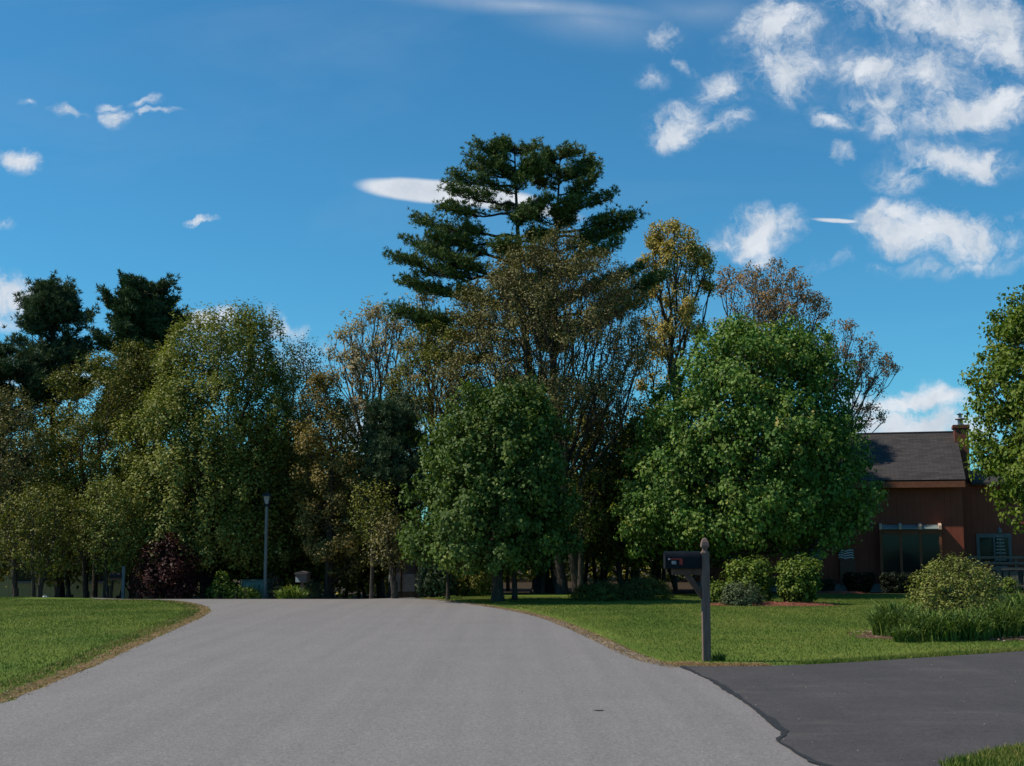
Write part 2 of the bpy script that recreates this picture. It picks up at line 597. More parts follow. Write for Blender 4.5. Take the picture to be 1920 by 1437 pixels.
def grow(rng, base, trunk_top, pts, bias=0.35, tip_r=0.012, r_base=None, power=0.5, wob=0.04, z0=0.0):
    """join crown points to a trunk with short, rising limbs; returns edges with radii and tips"""
    base = np.array(base, float)
    tt = np.array(trunk_top, float)
    nt_ = max(4, int(np.linalg.norm(tt - base) / .45))
    tr = base + (tt - base) * np.linspace(0, 1, nt_)[:, None]
    tr[1:-1, :2] += np.cumsum(rng.normal(0, wob, (nt_ - 2, 2)), 0) * np.linspace(0.2, 1, nt_ - 2)[:, None] * .6
    n = len(pts)
    allp = np.zeros((nt_ + n, 3))
    allp[:nt_] = tr
    par = np.full(nt_ + n, -1)
    par[1:nt_] = np.arange(nt_ - 1)
    plen = np.zeros(nt_ + n)
    plen[:nt_] = np.linspace(0, 1, nt_) * np.linalg.norm(tt - base)
    # distance to trunk axis sets the order
    ax = tt - base
    tpar = np.clip(((pts - base) @ ax) / (ax @ ax), 0, 1)
    dist = np.linalg.norm(pts - (base + tpar[:, None] * ax), axis=1)
    pts = pts[np.argsort(dist)]
    lo = max(1, int(nt_ * z0))
    for i in range(n):
        p = pts[i]
        k = nt_ + i
        d = p - allp[lo:k]
        ln = np.linalg.norm(d, axis=1)
        down = np.maximum(0, -d[:, 2] / np.maximum(ln, 1e-6) + .25)
        cost = ln * (1 + 1.6 * down) + bias * plen[lo:k]
        j = int(np.argmin(cost)) + lo
        par[k] = j
        allp[k] = p
        plen[k] = plen[j] + np.linalg.norm(p - allp[j])
    cnt = np.zeros(nt_ + n)
    ch = np.zeros(nt_ + n, int)
    for k in range(nt_ + n - 1, 0, -1):
        cnt[k] = max(cnt[k], 1)
        cnt[par[k]] += cnt[k]
        ch[par[k]] += 1
    rad = tip_r * cnt ** power
    if r_base:
        s = r_base / rad[0]
        e = math.log(max(r_base / tip_r, 1.01)) / math.log(max(cnt[0], 2))
        rad = tip_r * cnt ** e
        rad[:nt_] = np.maximum(rad[:nt_], r_base * np.linspace(1, .35, nt_) ** 1.1)
    return allp, par, rad, ch, nt_


def limb_mesh(rng, allp, par, rad, nt_):
    e = np.arange(1, len(allp))
    p0, p1 = allp[par[e]], allp[e]
    r1 = rad[e]
    r0 = np.minimum(rad[par[e]], r1 * 1.5 + .004)
    r0[:nt_ - 1] = rad[par[e[:nt_ - 1]]]
    # bend long limbs: a rising mid-point
    ln = np.linalg.norm(p1 - p0, axis=1)
    mid = (p0 + p1) / 2 + rng.normal(0, .06, p0.shape) * ln[:, None]
    mid[:, 2] -= ln * .05 * (np.arange(len(e)) >= nt_ - 1)
    mid[:nt_ - 1] = (p0[:nt_ - 1] + p1[:nt_ - 1]) / 2
    rm = (r0 + r1) / 2
    A = [np.concatenate([p0, mid]), np.concatenate([r0, rm]), np.concatenate([mid, p1]), np.concatenate([rm, r1])]
    big = A[1] > .05
    V1, F1 = tubes(*[a[big] for a in A], 9)
    V2, F2 = tubes(*[a[~big] for a in A], 3)
    return np.concatenate([V1, V2]), np.concatenate([F1, F2 + len(V1)])


def flare(base, r, k=10, h=.5):
    """root flare ring"""
    m = MB()
    m.lathe([(r * 1.55, -.15), (r * 1.3, .03), (r * 1.08, h * .45), (r * 1.0, h)], k, 0, 0)
    v = np.array(m.v) + np.array(base)
    q = np.array([f for f in m.f if len(f) == 4])
    return v, q


def tree(name, label, cat, base_px, Y, prof, leaf, n=500, per=30, size=.1, spread=.32, bark=BARK, r=.16, seed=0, hollow=.5,
         depth=1.0, lump=.18, column=1.0, droop=.5, trunk_frac=.72, bias=.35, tip_r=.008, up=0.0, top_px=None, lf_n='in', group=None,
         stems=1, z0=.25, aspect=.8, jit=.04, outer=0.0, basey=None, clumps=0, fill=.35):
    rng = np.random.default_rng(seed)
    By = basey or Y
    bx = P(base_px, 1100, By)[0]
    b0 = np.array([bx, By, float(gz(bx, By))])
    pts = crown_points(rng, prof, Y, n, hollow=hollow, depth=depth, lump=lump, clumps=clumps, fill=fill)
    zt, zb = pts[:, 2].max(), pts[:, 2].min()
    cxm = np.mean(pts[pts[:, 2] > zb + (zt - zb) * .5, 0])
    if top_px:
        cxm = P(top_px, 700, Y)[0]
    tt = np.array([cxm, Y, b0[2] + (zt - b0[2]) * trunk_frac])
    root = thing(name, label, cat, tuple(b0), group=group)
    Vs, Fs, tips, pars = [], [], [], []
    off = 0
    per_s = np.array_split(pts[np.argsort(np.arctan2(pts[:, 1] - Y, pts[:, 0] - cxm))], stems) if stems > 1 else [pts]
    for s_i, ps in enumerate(per_s):
        b = b0.copy()
        t = tt.copy()
        if stems > 1:
            b[:2] += rng.normal(0, .12 + r, 2)
            c = ps.mean(0)
            t = np.array([cxm * .4 + c[0] * .6, Y * .4 + c[1] * .6, b0[2] + (ps[:, 2].max() - b0[2]) * trunk_frac])
        ap, pa, rad, ch, nt_ = grow(rng, b, t, ps, bias, tip_r, r / math.sqrt(stems), wob=jit, z0=z0)
        v, f = limb_mesh(rng, ap, pa, rad, nt_)
        fv, ff = flare(b, rad[0])
        v = np.concatenate([v, fv])
        f = np.concatenate([f, ff + len(v) - len(fv)])
        Vs.append(v)
        Fs.append(f + off)
        off += len(v)
        tip = np.arange(nt_, len(ap))
        leafy = rng.uniform(0, 1, len(tip)) < np.where(ch[tip] == 0, 1.0, .55)
        tips.append(ap[tip][leafy])
        pars.append(unit(ap[tip] - ap[pa[tip]])[leafy])
    V = np.concatenate(Vs) - b0
    npmesh('trunk', V, np.concatenate(Fs), bark, root)
    T, D0 = np.concatenate(tips), np.concatenate(pars)
    m = len(T)
    cen = pts.mean(0)
    C = np.repeat(T, per, 0)
    sp = np.repeat(rng.uniform(.6, 1.35, m), per)[:, None] * spread
    g = rng.normal(0, 1, (m * per, 3))
    g = unit(g) * rng.uniform(.15, 1, (m * per, 1)) ** .6
    g[:, 2] *= column
    g[:, 2] += up
    C = C + g * sp
    out = unit(C - (cen - np.array([0, 0, .3 * (zt - zb)])))
    Nn = unit(out * .6 + unit(g) * .8 + np.array([0, 0, .55]) + rng.normal(0, .32, C.shape))
    Dd = unit(np.cross(Nn, rng.normal(0, 1, C.shape)) + np.array([0, 0, -droop]))
    Ls = size * rng.uniform(.65, 1.3, len(C))
    v, f = leaves(C, Dd, Nn, Ls, Ls * aspect)
    rn = np.clip(np.repeat(rng.normal(.42, .12, m), per) + rng.normal(0, .11, m * per), 0, 1)
    npmesh('crown' if cat in ('tree',) else 'foliage', v - b0, f, leaf, root, rn)
    return root


def pine(name, label, px0, pxt, pytop, Y, limbs, leaf, seed=0, r=.3, extra=26, low=1000, tuft=.24, dens=1.0, thick=.45, spanl=4.0, group=None, top=True):
    """white pine: straight trunk, long limbs carrying flat plumes of needle tufts; limbs = [(attach_py, tip_px, tip_py)]"""
    rng = np.random.default_rng(seed)
    bx = P(px0, 1100, Y)[0]
    b0 = np.array([bx, Y, float(gz(bx, Y))])
    T = np.array(P(pxt, pytop, Y))
    root = thing(name, label, 'tree', tuple(b0), group=group)

    def trunk_at(z):
        t = (z - b0[2]) / (T[2] - b0[2])
        return b0 + (T - b0) * t + np.array([.12 * math.sin(t * 5 + seed), .1 * math.cos(t * 4), 0])

    zs = np.linspace(b0[2], T[2], 26)
    tp = np.array([trunk_at(z) for z in zs])
    tr = r * (1 - .93 * np.linspace(0, 1, 26) ** 1.1)
    A = [[tp[:-1]], [tr[:-1]], [tp[1:]], [tr[1:]]]
    L_ = []
    for (pa, tx, ty) in limbs:
        L_.append((zof(pa, Y), np.array(P(tx, ty, Y)) + np.array([0, rng.normal(0, .5), 0])))
    ztop = T[2]
    lo = zof(low, Y)
    for i in range(extra):
        t = rng.uniform(0, 1)
        z = lo + (ztop - lo) * t
        ang = rng.uniform(0, 2 * math.pi)
        ln = spanl * (1 - t) ** .6 * rng.uniform(.55, 1.0) + .5
        # follow the explicit silhouette: sideways reach is limited to it
        c = trunk_at(z)
        L_.append((z, c + np.array([math.cos(ang) * ln * .62, math.sin(ang) * ln, ln * rng.uniform(.08, .26)])))
    for i in range(30):
        t = rng.uniform(.55, .99)
        z = b0[2] + (T[2] - b0[2]) * t
        ang = rng.uniform(0, 2 * math.pi)
        ln = rng.uniform(.5, 1.0)
        L_.append((z, trunk_at(z) + np.array([math.cos(ang) * ln, math.sin(ang) * ln, ln * .35])))
    C, D, W_ = [], [], []
    for z, tip in L_:
        a = trunk_at(z)
        ln = np.linalg.norm(tip - a)
        if ln < .05:
            continue
        m = 9
        t = np.linspace(0, 1, m)
        dz_ = tip[2] - a[2]
        sag = dz_ * (t ** .62 - t) - np.sin(t * math.pi) * .035 * ln + .10 * ln * t ** 4 - .10 * ln * t
        pth = a + (tip - a) * t[:, None]
        pth[:, 2] += sag + rng.normal(0, .02 * ln, m) * (t > 0) * (t < 1)
        pth[:, 1] += rng.normal(0, .02 * ln, m) * (t > 0)
        rr = (.022 + .014 * ln) * (1 - .85 * t)
        A[0].append(pth[:-1]); A[1].append(rr[:-1]); A[2].append(pth[1:]); A[3].append(rr[1:])
        ns = int(9 + ln * 5 * dens)
        ts = rng.uniform(.28 if ln > 2 else .1, 1, ns)
        dirn = unit(tip - a)
        side = unit(np.cross(dirn, [0, 0, 1.]))
        for q in ts:
            p0 = np.array([np.interp(q, t, pth[:, k]) for k in range(3)])
            sg = rng.choice([-1, 1])
            sl = ln * rng.uniform(.12, .26) * (1.1 - .6 * abs(q - .6)) + .25
            dd = unit(dirn * rng.uniform(.5, 1.1) + side * sg * rng.uniform(.2, 1.0) + np.array([0, 0, rng.uniform(-.05, .28)]))
            p1 = p0 + dd * sl
            A[0].append(p0[None]); A[1].append(np.array([.014])); A[2].append(p1[None]); A[3].append(np.array([.006]))
            k = max(3, int(sl / .10 * dens))
            u = np.linspace(.25, 1.05, k)[:, None]
            cc = p0 + (p1 - p0) * u + rng.normal(0, .07, (k, 3)) + np.array([0, 0, 1]) * rng.uniform(-.05, thick * .6, (k, 1))
            C.append(cc)
            D.append(np.repeat(unit(dd + np.array([0, 0, .9]))[None], k, 0))
    v, f = tubes(*[np.concatenate(a) for a in A], 6)
    fv, ff = flare(b0, r)
    npmesh('trunk', np.concatenate([v, fv]) - b0, np.concatenate([f, ff + len(v)]), BARKP, root)
    C, D = np.concatenate(C), np.concatenate(D)
    nb = 11
    m = len(C)
    C, D = np.repeat(C, nb, 0), np.repeat(D, nb, 0)
    dd = unit(D * .75 + rng.normal(0, .62, C.shape))
    Ls = tuft * rng.uniform(.7, 1.25, len(C))
    Cc = C + dd * (Ls * .45)[:, None]
    v, f = leaves(Cc, dd, rng.normal(0, 1, C.shape), Ls, Ls * .17, .05)
    rn = np.clip(np.repeat(rng.normal(.45, .18, m), nb) + rng.normal(0, .15, len(C)), 0, 1)
    npmesh('crown', v - b0, f, leaf, root, rn)
    return root


def blades(name, rng, X, Yv, Z, h, w, leaf, label=None, lean=.35, parent=None, kind='stuff', seg=1, origin=None):
    """grass or strap leaves: tapering arched blades"""
    n = len(X)
    a = rng.uniform(0, 2 * np.pi, n)
    h = h * rng.uniform(.6, 1.3, n)
    w = w * rng.uniform(.7, 1.2, n)
    s = np.stack([np.cos(a), np.sin(a), 0 * a], 1)
    a2 = rng.uniform(0, 2 * np.pi, n)
    ln = np.stack([np.cos(a2), np.sin(a2), 0 * a], 1) * (h * lean * rng.uniform(.2, 1.5, n))[:, None]
    B = np.stack([X, Yv, Z], 1)
    if seg == 1:
        V = np.stack([B - s * w[:, None] / 2, B + s * w[:, None] / 2, B + ln + np.array([0, 0, 1]) * h[:, None]], 1)
        Fc = np.arange(n * 3).reshape(-1, 3)
        rn = rng.uniform(0, 1, n)
    else:
        up = np.array([0, 0, 1.])
        M1 = B + ln * .25 + up * (h * .55)[:, None]
        M2 = B + ln * .75 + up * (h * .92)[:, None]
        T = B + ln * 1.5 + up * (h * .86)[:, None]
        W_ = w[:, None]
        V = np.stack([B - s * W_ * .4, B + s * W_ * .4, M1 - s * W_ * .5, M1 + s * W_ * .5, M2 - s * W_ * .38, M2 + s * W_ * .38, T - s * W_ * .06, T + s * W_ * .06], 1)
        q = np.array([[0, 1, 3, 2], [2, 3, 5, 4], [4, 5, 7, 6]])
        Fc = (q[None] + (np.arange(n) * 8)[:, None, None]).reshape(-1, 4)
        rn = np.repeat(rng.uniform(0, 1, n), 3)
    V = V.reshape(-1, 3)
    if origin is not None:
        V = V - np.array(origin)
    o = npmesh(name, V, Fc, leaf, parent, rn)
    if kind and parent is None:
        tag(o, label, None, None, kind)
    return o


# ============================================================ THE SETTING
# ---- ground: one sheet to the horizon
def grid_axis(lo, hi, fine_lo, fine_hi, step, coarse):
    a = list(np.arange(fine_lo, fine_hi + 1e-6, step))
    b = list(np.geomspace(coarse, hi - fine_hi, 14) + fine_hi)
    c = list(fine_lo - np.geomspace(coarse, fine_lo - lo, 14))[::-1]
    return np.array(c + a + b)


gx = grid_axis(-900, 900, -40, 40, .5, 4)
gy = grid_axis(-300, 1500, 0, 70, .5, 4)
GX, GY = np.meshgrid(gx, gy)
GZ = gz(GX, GY)
nx, ny = len(gx), len(gy)
idx = np.arange(nx * ny).reshape(ny, nx)
GF = np.stack([idx[:-1, :-1], idx[:-1, 1:], idx[1:, 1:], idx[1:, :-1]], -1).reshape(-1, 4)
mg = MT('lawn_ground', 0.95, 0.1)
v = mg.co('Object')
big = mg.noise(mg.co('Object', (1, .45, 1)), .55, 5, .6, .5)
fine = mg.noise(v, 26, 5, .75)
c1 = mg.ramp(big, [(.34, (.078, .122, .018)), (.52, (.115, .155, .025)), (.68, (.16, .19, .036))])
c2 = mg.ramp(fine, [(.3, (.5, .55, .45)), (.7, (1.35, 1.35, 1.3))])
lawn = mg.mix(1.0, c1, c2, 'MULTIPLY')
dry = mg.noise(v, 3.2, 6, .7)
lawn = mg.mix(mg.ramp(dry, [(.60, (0, 0, 0)), (.78, (.5, .5, .5))]), lawn, (.13, .105, .035))
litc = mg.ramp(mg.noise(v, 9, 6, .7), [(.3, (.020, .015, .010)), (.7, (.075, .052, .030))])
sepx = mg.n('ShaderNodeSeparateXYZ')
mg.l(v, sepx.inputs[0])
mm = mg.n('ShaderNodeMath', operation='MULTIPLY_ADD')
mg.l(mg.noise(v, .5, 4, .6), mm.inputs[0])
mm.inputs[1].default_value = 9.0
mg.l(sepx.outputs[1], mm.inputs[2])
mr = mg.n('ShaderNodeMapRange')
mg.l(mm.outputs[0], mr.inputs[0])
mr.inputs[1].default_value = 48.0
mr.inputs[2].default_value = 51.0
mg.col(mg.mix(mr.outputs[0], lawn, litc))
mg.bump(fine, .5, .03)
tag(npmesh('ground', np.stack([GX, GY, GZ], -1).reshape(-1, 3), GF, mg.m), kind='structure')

# ---- asphalt
def asphalt(name, a, b, rough=.9, patch=(.955, 1.05), spk=.5, dust=False):
    m = MT(name, rough, .25)
    v = m.co('Object')
    f1 = m.noise(v, 48, 4, .85)
    f2 = m.noise(v, .9, 7, .7, .3)
    f4 = m.noise(v, 17, 4, .7)
    c = m.ramp(f1, [(.30, a), (.5, tuple((x + y) / 2 for x, y in zip(a, b))), (.72, b)])
    c = m.mix(1.0, c, m.ramp(f2, [(.3, (patch[0],) * 3), (.7, (patch[1],) * 3)]), 'MULTIPLY')
    c = m.mix(1.0, c, m.ramp(f4, [(.3, (.86, .86, .86)), (.7, (1.12, 1.11, 1.10))]), 'MULTIPLY')
    vo = m.n('ShaderNodeTexVoronoi')
    vo.inputs['Scale'].default_value = 38
    m.l(v, vo.inputs['Vector'])
    sp = m.ramp(vo.outputs['Distance'], [(.10, (1, 1, 1)), (.16, (0, 0, 0))])
    vc = m.ramp(vo.outputs['Color'], [(.70, (0, 0, 0)), (.80, (spk, spk, spk))])
    c = m.mix(m.mix(1.0, sp, vc, 'MULTIPLY'), c, tuple(min(1, x * 2.0) for x in b))
    # faint wheel tracks, long streaks and stains along the driving direction
    st = m.noise(m.co('Object', (2.2, .05, 1), (0, 0, .12)), 1.2, 5, .6)
    c = m.mix(1.0, c, m.ramp(st, [(.35, (.93, .93, .935)), (.65, (1.05, 1.045, 1.04))]), 'MULTIPLY')
    if dust:
        du = m.noise(m.co('Object', (.45, 1.5, 1), (0, 0, -.1)), 1.3, 6, .65, .4)
        c = m.mix(m.ramp(du, [(.56, (0, 0, 0)), (.74, (.30, .30, .30))]), c, (.17, .15, .13))
    m.col(c)
    m.bump(f1, .6, .008)
    return m.m


ROAD = asphalt('asphalt_worn', (.097, .090, .086), (.312, .284, .266))
DRIVE = asphalt('asphalt_new', (.032, .028, .026), (.105, .092, .086), .75, (.86, 1.18), .35, True)
TAR = asphalt('asphalt_tar_edge', (.018, .018, .019), (.042, .041, .042), .75, spk=.1)


def dens(pts, step=.35, jit=0.0, rng=None):
    out = []
    for (a, b) in zip(pts[:-1], pts[1:]):
        n = max(1, int(math.dist(a, b) / step))
        for i in range(n):
            t = i / n
            out.append((a[0] + (b[0] - a[0]) * t, a[1] + (b[1] - a[1]) * t))
    out.append(pts[-1])
    if jit:
        r_ = rng or random.Random(3)
        out = [out[0]] + [(x + r_.uniform(-jit, jit), y + r_.uniform(-jit, jit)) for x, y in out[1:-1]] + [out[-1]]
    return out


def smoothp(pts, it=2):
    for _ in range(it):
        q = [pts[0]]
        for a, b in zip(pts[:-1], pts[1:]):
            q += [(a[0] * .75 + b[0] * .25, a[1] * .75 + b[1] * .25), (a[0] * .25 + b[0] * .75, a[1] * .25 + b[1] * .75)]
        q.append(pts[-1])
        pts = q
    return pts


rr = random.Random(11)
LEFT_PX = [(0, 1325), (60, 1297), (130, 1270), (200, 1240), (270, 1207), (330, 1180), (372, 1162), (391, 1151), (396, 1144), (384, 1136), (350, 1129), (318, 1125.5)]
left_e = [(-6.6, 2.0), (-5.6, 9.0)] + [G(*p) for p in LEFT_PX] + [(-11.6, 37.9)]
left_e = smoothp(left_e, 2)
RIGHT_PX = [(792, 1123.2), (850, 1126.5), (930, 1138), (1000, 1150), (1050, 1164), (1100, 1184), (1150, 1206), (1200, 1229), (1240, 1243), (1290, 1252)]
right_e = smoothp([(-2.3, 37.9)] + [G(*p) for p in RIGHT_PX], 2)
SEAM_PX = [(1275, 1251), (1300, 1262), (1335, 1277), (1352, 1291), (1380, 1306), (1402, 1322), (1425, 1340), (1450, 1360), (1466, 1372), (1472, 1381), (1458, 1389), (1478, 1402), (1500, 1416), (1530, 1437)]
seam = [G(*p) for p in SEAM_PX] + [(2.9, 6.0), (3.4, 2.0)]
road_right = right_e[:-1] + [(p[0] + .35, p[1] + .02) for p in seam]


def poly_sheet(name, pts, z, mat, kind='structure'):
    me = bpy.data.meshes.new(name)
    from mathutils.geometry import tessellate_polygon
    from mathutils import Vector
    tri = tessellate_polygon([[Vector((p[0], p[1], 0)) for p in pts]])
    me.from_pydata([(p[0], p[1], z) for p in pts], [], [tuple(t) for t in tri])
    me.update()
    import bmesh
    b = bmesh.new()
    b.from_mesh(me)
    for f in b.faces:
        if f.normal.z < 0:
            f.normal_flip()
    b.to_mesh(me)
    b.free()
    me.materials.append(mat)
    o = bpy.data.objects.new(name, me)
    COL.objects.link(o)
    tag(o, kind=kind)
    return o


road_poly = dens(left_e, .3, .018, rr) + dens(road_right, .3, .018, rr)
road_o = poly_sheet('road', road_poly, .005, ROAD)
# beyond the crest the road runs on down and away to the left
rv, rf = [], []
cl = [((-11.6, 37.9), (-2.3, 37.9)), ((-12.3, 39.2), (-2.9, 39.5)), ((-13.6, 41.2), (-4.2, 43.0)), ((-18, 44.0), (-8, 47.5)), ((-27, 47), (-16, 52)), ((-42, 49), (-30, 55))]
for a, b in cl:
    for k in range(7):
        x, y = a[0] + (b[0] - a[0]) * k / 6, a[1] + (b[1] - a[1]) * k / 6
        rv.append((x, y, float(gz(x, y)) + (.005 if y < 37.95 else .02)))
for j in range(len(cl) - 1):
    for k in range(6):
        rf.append((j * 7 + k, j * 7 + k + 1, j * 7 + k + 8, j * 7 + k + 7))
tag(npmesh('road', np.array(rv), np.array(rf), ROAD), kind='structure')
# driveway
DT = [G(*p) for p in [(1255, 1249.5), (1330, 1251), (1420, 1250.5), (1520, 1247.5), (1600, 1243), (1700, 1236.5), (1800, 1230), (1920, 1222)]]
DB = [G(*p) for p in [(1760, 1437), (1800, 1426), (1870, 1409), (1920, 1402)]]
drive_poly = dens([seam[0]] + DT + [(11.5, 18.9), (14, 19.4), (14, 10.9), (9.0, 11.2), (6.2, 10.6)] + DB[::-1] + [(2.9 + .5, 7.6), (3.6, 6.0), (4.1, 2.0)], .3, .012, rr)
seam_d = dens(smoothp([(p[0] - .02, p[1]) for p in seam], 1), .10, .013, rr)
drive_o = poly_sheet('driveway', drive_poly + seam_d[::-1], .010, DRIVE)
tar_in = [(x + .055 + .025 * math.sin(y * 2.3) + rr.uniform(-.015, .015), y + .01) for x, y in seam_d]
poly_sheet('driveway_edge', seam_d + tar_in[::-1], .0145, TAR)
# manhole-like tar patch on the road
mp = G(1123, 1334)
m_ = [(mp[0] + .045 * math.cos(a) * (1 + .2 * math.sin(3 * a)), mp[1] + .035 * math.sin(a)) for a in np.linspace(0, 6.28, 15)[:-1]]
poly_sheet('road_patch', m_, .009, TAR)
crk = [G(1028, 1339), G(1040, 1340.2), G(1052, 1339.6), G(1052, 1340.8), G(1040, 1341.6), G(1028, 1340.4)]

# pale worn spots on the driveway and tyre scuffs
def worn(px, py, rx, ry, mat, z=.0135):
    c = G(px, py)
    e = G(px + rx, py)
    a = e[0] - c[0]
    b = abs(G(px, py - ry)[1] - c[1])
    poly_sheet('driveway_scuff', [(c[0] + a * math.cos(t) * rr.uniform(.8, 1.1), c[1] + b * math.sin(t) * rr.uniform(.8, 1.1)) for t in np.linspace(0, 6.28, 22)[:-1]], z, mat)


# ---- verge: bare sandy, strawy margin along the road
mv = MT('verge_soil', .98, .05)
v = mv.co('Object')
vn_ = mv.noise(v, 22, 6, .8)
vc_ = mv.ramp(vn_, [(.28, (.075, .045, .022)), (.46, (.20, .125, .062)), (.60, (.33, .22, .115)), (.74, (.48, .37, .23))])
gn_ = mv.noise(v, 3.0, 5, .7)
vc_ = mv.mix(mv.ramp(gn_, [(.45, (0, 0, 0)), (.62, (.8, .8, .8))]), vc_, (.07, .078, .02))
mv.col(vc_)
mv.bump(vn_, .8, .03)
STRAW = leafmat('straw', [(.15, .09, .04), (.32, .20, .095), (.46, .32, .16)], .1, .9)


def strip(pts, w_in, w_out, z, mat, name='verge', side=1, jit=.06):
    A, B = [], []
    for i, p in enumerate(pts):
        a = pts[max(i - 1, 0)]
        b = pts[min(i + 1, len(pts) - 1)]
        dx, dy = b[0] - a[0], b[1] - a[1]
        l = math.hypot(dx, dy) or 1
        nx_, ny_ = -dy / l * side, dx / l * side
        wi = w_in[0] + (w_in[1] - w_in[0]) * i / len(pts)
        wo_ = w_out + rr.uniform(-jit, jit)
        A.append((p[0] + nx_ * wi * rr.uniform(.55, 1.25), p[1] + ny_ * wi * rr.uniform(.55, 1.25)))
        B.append((p[0] - nx_ * wo_, p[1] - ny_ * wo_))
    n = len(pts)
    V = [(x, y, float(gz(x, y)) + z) for x, y in A] + [(x, y, float(gz(x, y)) + z) for x, y in B]
    Fq = [(i, i + 1, n + i + 1, n + i) for i in range(n - 1)]
    o = MB().add(V, Fq).build(name, mat)
    tag(o, kind='structure')
    return A, B


vl = dens([p for p in left_e if p[1] > 8.5], .16)
strip(vl, (.24, .40), .0, .0035, mv.m, side=1)
vr = dens(right_e, .16)
strip(vr, (.13, .17), .0, .0035, mv.m, side=-1)
vd = dens([G(1240, 1244), G(1275, 1249.5), G(1330, 1250.8), G(1400, 1251), G(1450, 1250.5)], .1)
strip(vd, (.42, .16), .0, .0035, mv.m, side=1, jit=.02)
npr = np.random.default_rng(5)


def along(pts, n, lo, hi, side, sdv=None):
    p = np.array(pts)
    seg = np.linalg.norm(np.diff(p, axis=0), axis=1)
    s = np.concatenate([[0], np.cumsum(seg)])
    t = npr.uniform(0, s[-1], n)
    x, y = np.interp(t, s, p[:, 0]), np.interp(t, s, p[:, 1])
    i = np.clip(np.searchsorted(s, t) - 1, 0, len(seg) - 1)
    d = np.diff(p, axis=0)[i] / np.maximum(seg[i], 1e-6)[:, None]
    w = npr.uniform(lo, hi, n)
    return x - d[:, 1] * side * w, y + d[:, 0] * side * w


X1, Y1 = along(vl, 9000, -.03, .55, 1)
X2, Y2 = along(vr, 12000, -.04, .24, -1)
X3, Y3 = along(vd, 4200, -.02, .42, 1)
X, Yv = np.concatenate([X1, X2, X3]), np.concatenate([Y1, Y2, Y3])
blades('straw_litter', npr, X, Yv, gz(X, Yv), .022, .014, STRAW, 'dry straw and dead grass along the road edge', lean=2.2)
# pebbles on the margin
X1, Y1 = along(vl, 300, -.12, .3, 1)
X2, Y2 = along(vr, 90, -.12, .2, -1)
X, Yv = np.concatenate([X1, X2]), np.concatenate([Y1, Y2])
n = len(X)
s_ = npr.uniform(.005, .014, n)
oct_ = np.array([(1, 0, 0), (0, 1, 0), (-1, 0, 0), (0, -1, 0), (0, 0, .8), (0, 0, -.3)], float)
V = np.stack([X, Yv, gz(X, Yv) + .008], 1)[:, None] + oct_[None] * s_[:, None, None] * npr.uniform(.7, 1.3, (n, 6, 1))
fo = np.array([(0, 1, 4), (1, 2, 4), (2, 3, 4), (3, 0, 4), (1, 0, 5), (2, 1, 5), (3, 2, 5), (0, 3, 5)])
tag(npmesh('gravel', V.reshape(-1, 3), (fo[None] + (np.arange(n) * 6)[:, None, None]).reshape(-1, 3),
           simple('pebble', (.38, .30, .22), .9, .5, 9)), 'small loose pebbles and sand grains scattered on the road edge', kind='stuff')


# ---- lawn blades
def inside(px, py, poly):
    poly = np.array(poly)
    x0, y0 = poly[:, 0], poly[:, 1]
    x1, y1 = np.roll(x0, -1), np.roll(y0, -1)
    c = np.zeros(len(px), bool)
    for a, b, d, e in zip(x0, y0, x1, y1):
        if b == e:
            continue
        t = ((b > py) != (e > py)) & (px < (d - a) * (py - b) / (e - b) + a)
        c ^= t
    return c


GRASS = leafmat('grass_blade', [(.056, .104, .016), (.092, .144, .022), (.140, .178, .032), (.25, .22, .06)], .25, .7, .2, .55, 2.6)
n = 620000
X = npr.uniform(-19, 19, n)
Yv = 9 + 31 * npr.uniform(0, 1, n) ** .75
vis = np.abs(X) < Yv * .40 + .5
X, Yv = X[vis], Yv[vis]
ok = ~inside(X, Yv, road_poly) & ~inside(X, Yv, drive_poly + seam_d[::-1])
ok &= ~((Yv > 37.6) & (X < -2.0) & (X > -14))
X, Yv = X[ok], Yv[ok]
# thinner on the bare verge
def near(px, py, line):
    p = np.array(line)[::3]
    dmin = np.full(len(px), 9.)
    for q in p:
        dmin = np.minimum(dmin, np.hypot(px - q[0], py - q[1]))
    return dmin


dm = np.minimum(np.minimum(near(X, Yv, vl), near(X, Yv, vr)), near(X, Yv, vd) * 1.5)
keep = npr.uniform(0, 1, len(X)) < np.clip(dm / .55, .10, 1) ** 1.3
X, Yv = X[keep], Yv[keep]
blades('lawn_grass', npr, X, Yv, gz(X, Yv), .028, .012, GRASS, 'short mown green grass covering both front lawns', lean=.7)
# longer ragged fringe where grass meets asphalt
X1, Y1 = along([DT[3], DT[4], DT[5], DT[6], DT[7], (11.5, 18.9)], 9000, -.02, .3, 1)
X2, Y2 = along([DB[0], DB[1], DB[2], DB[3], (6.2, 10.6)], 9000, -.01, .5, -1)
X4, Y4 = along(vl, 4000, .25, .6, 1)
X, Yv = np.concatenate([X1, X2, X4]), np.concatenate([Y1, Y2, Y4])
blades('lawn_fringe', npr, X, Yv, gz(X, Yv), .050, .012, GRASS, 'longer uncut grass fringe beside the asphalt edges', lean=.6)


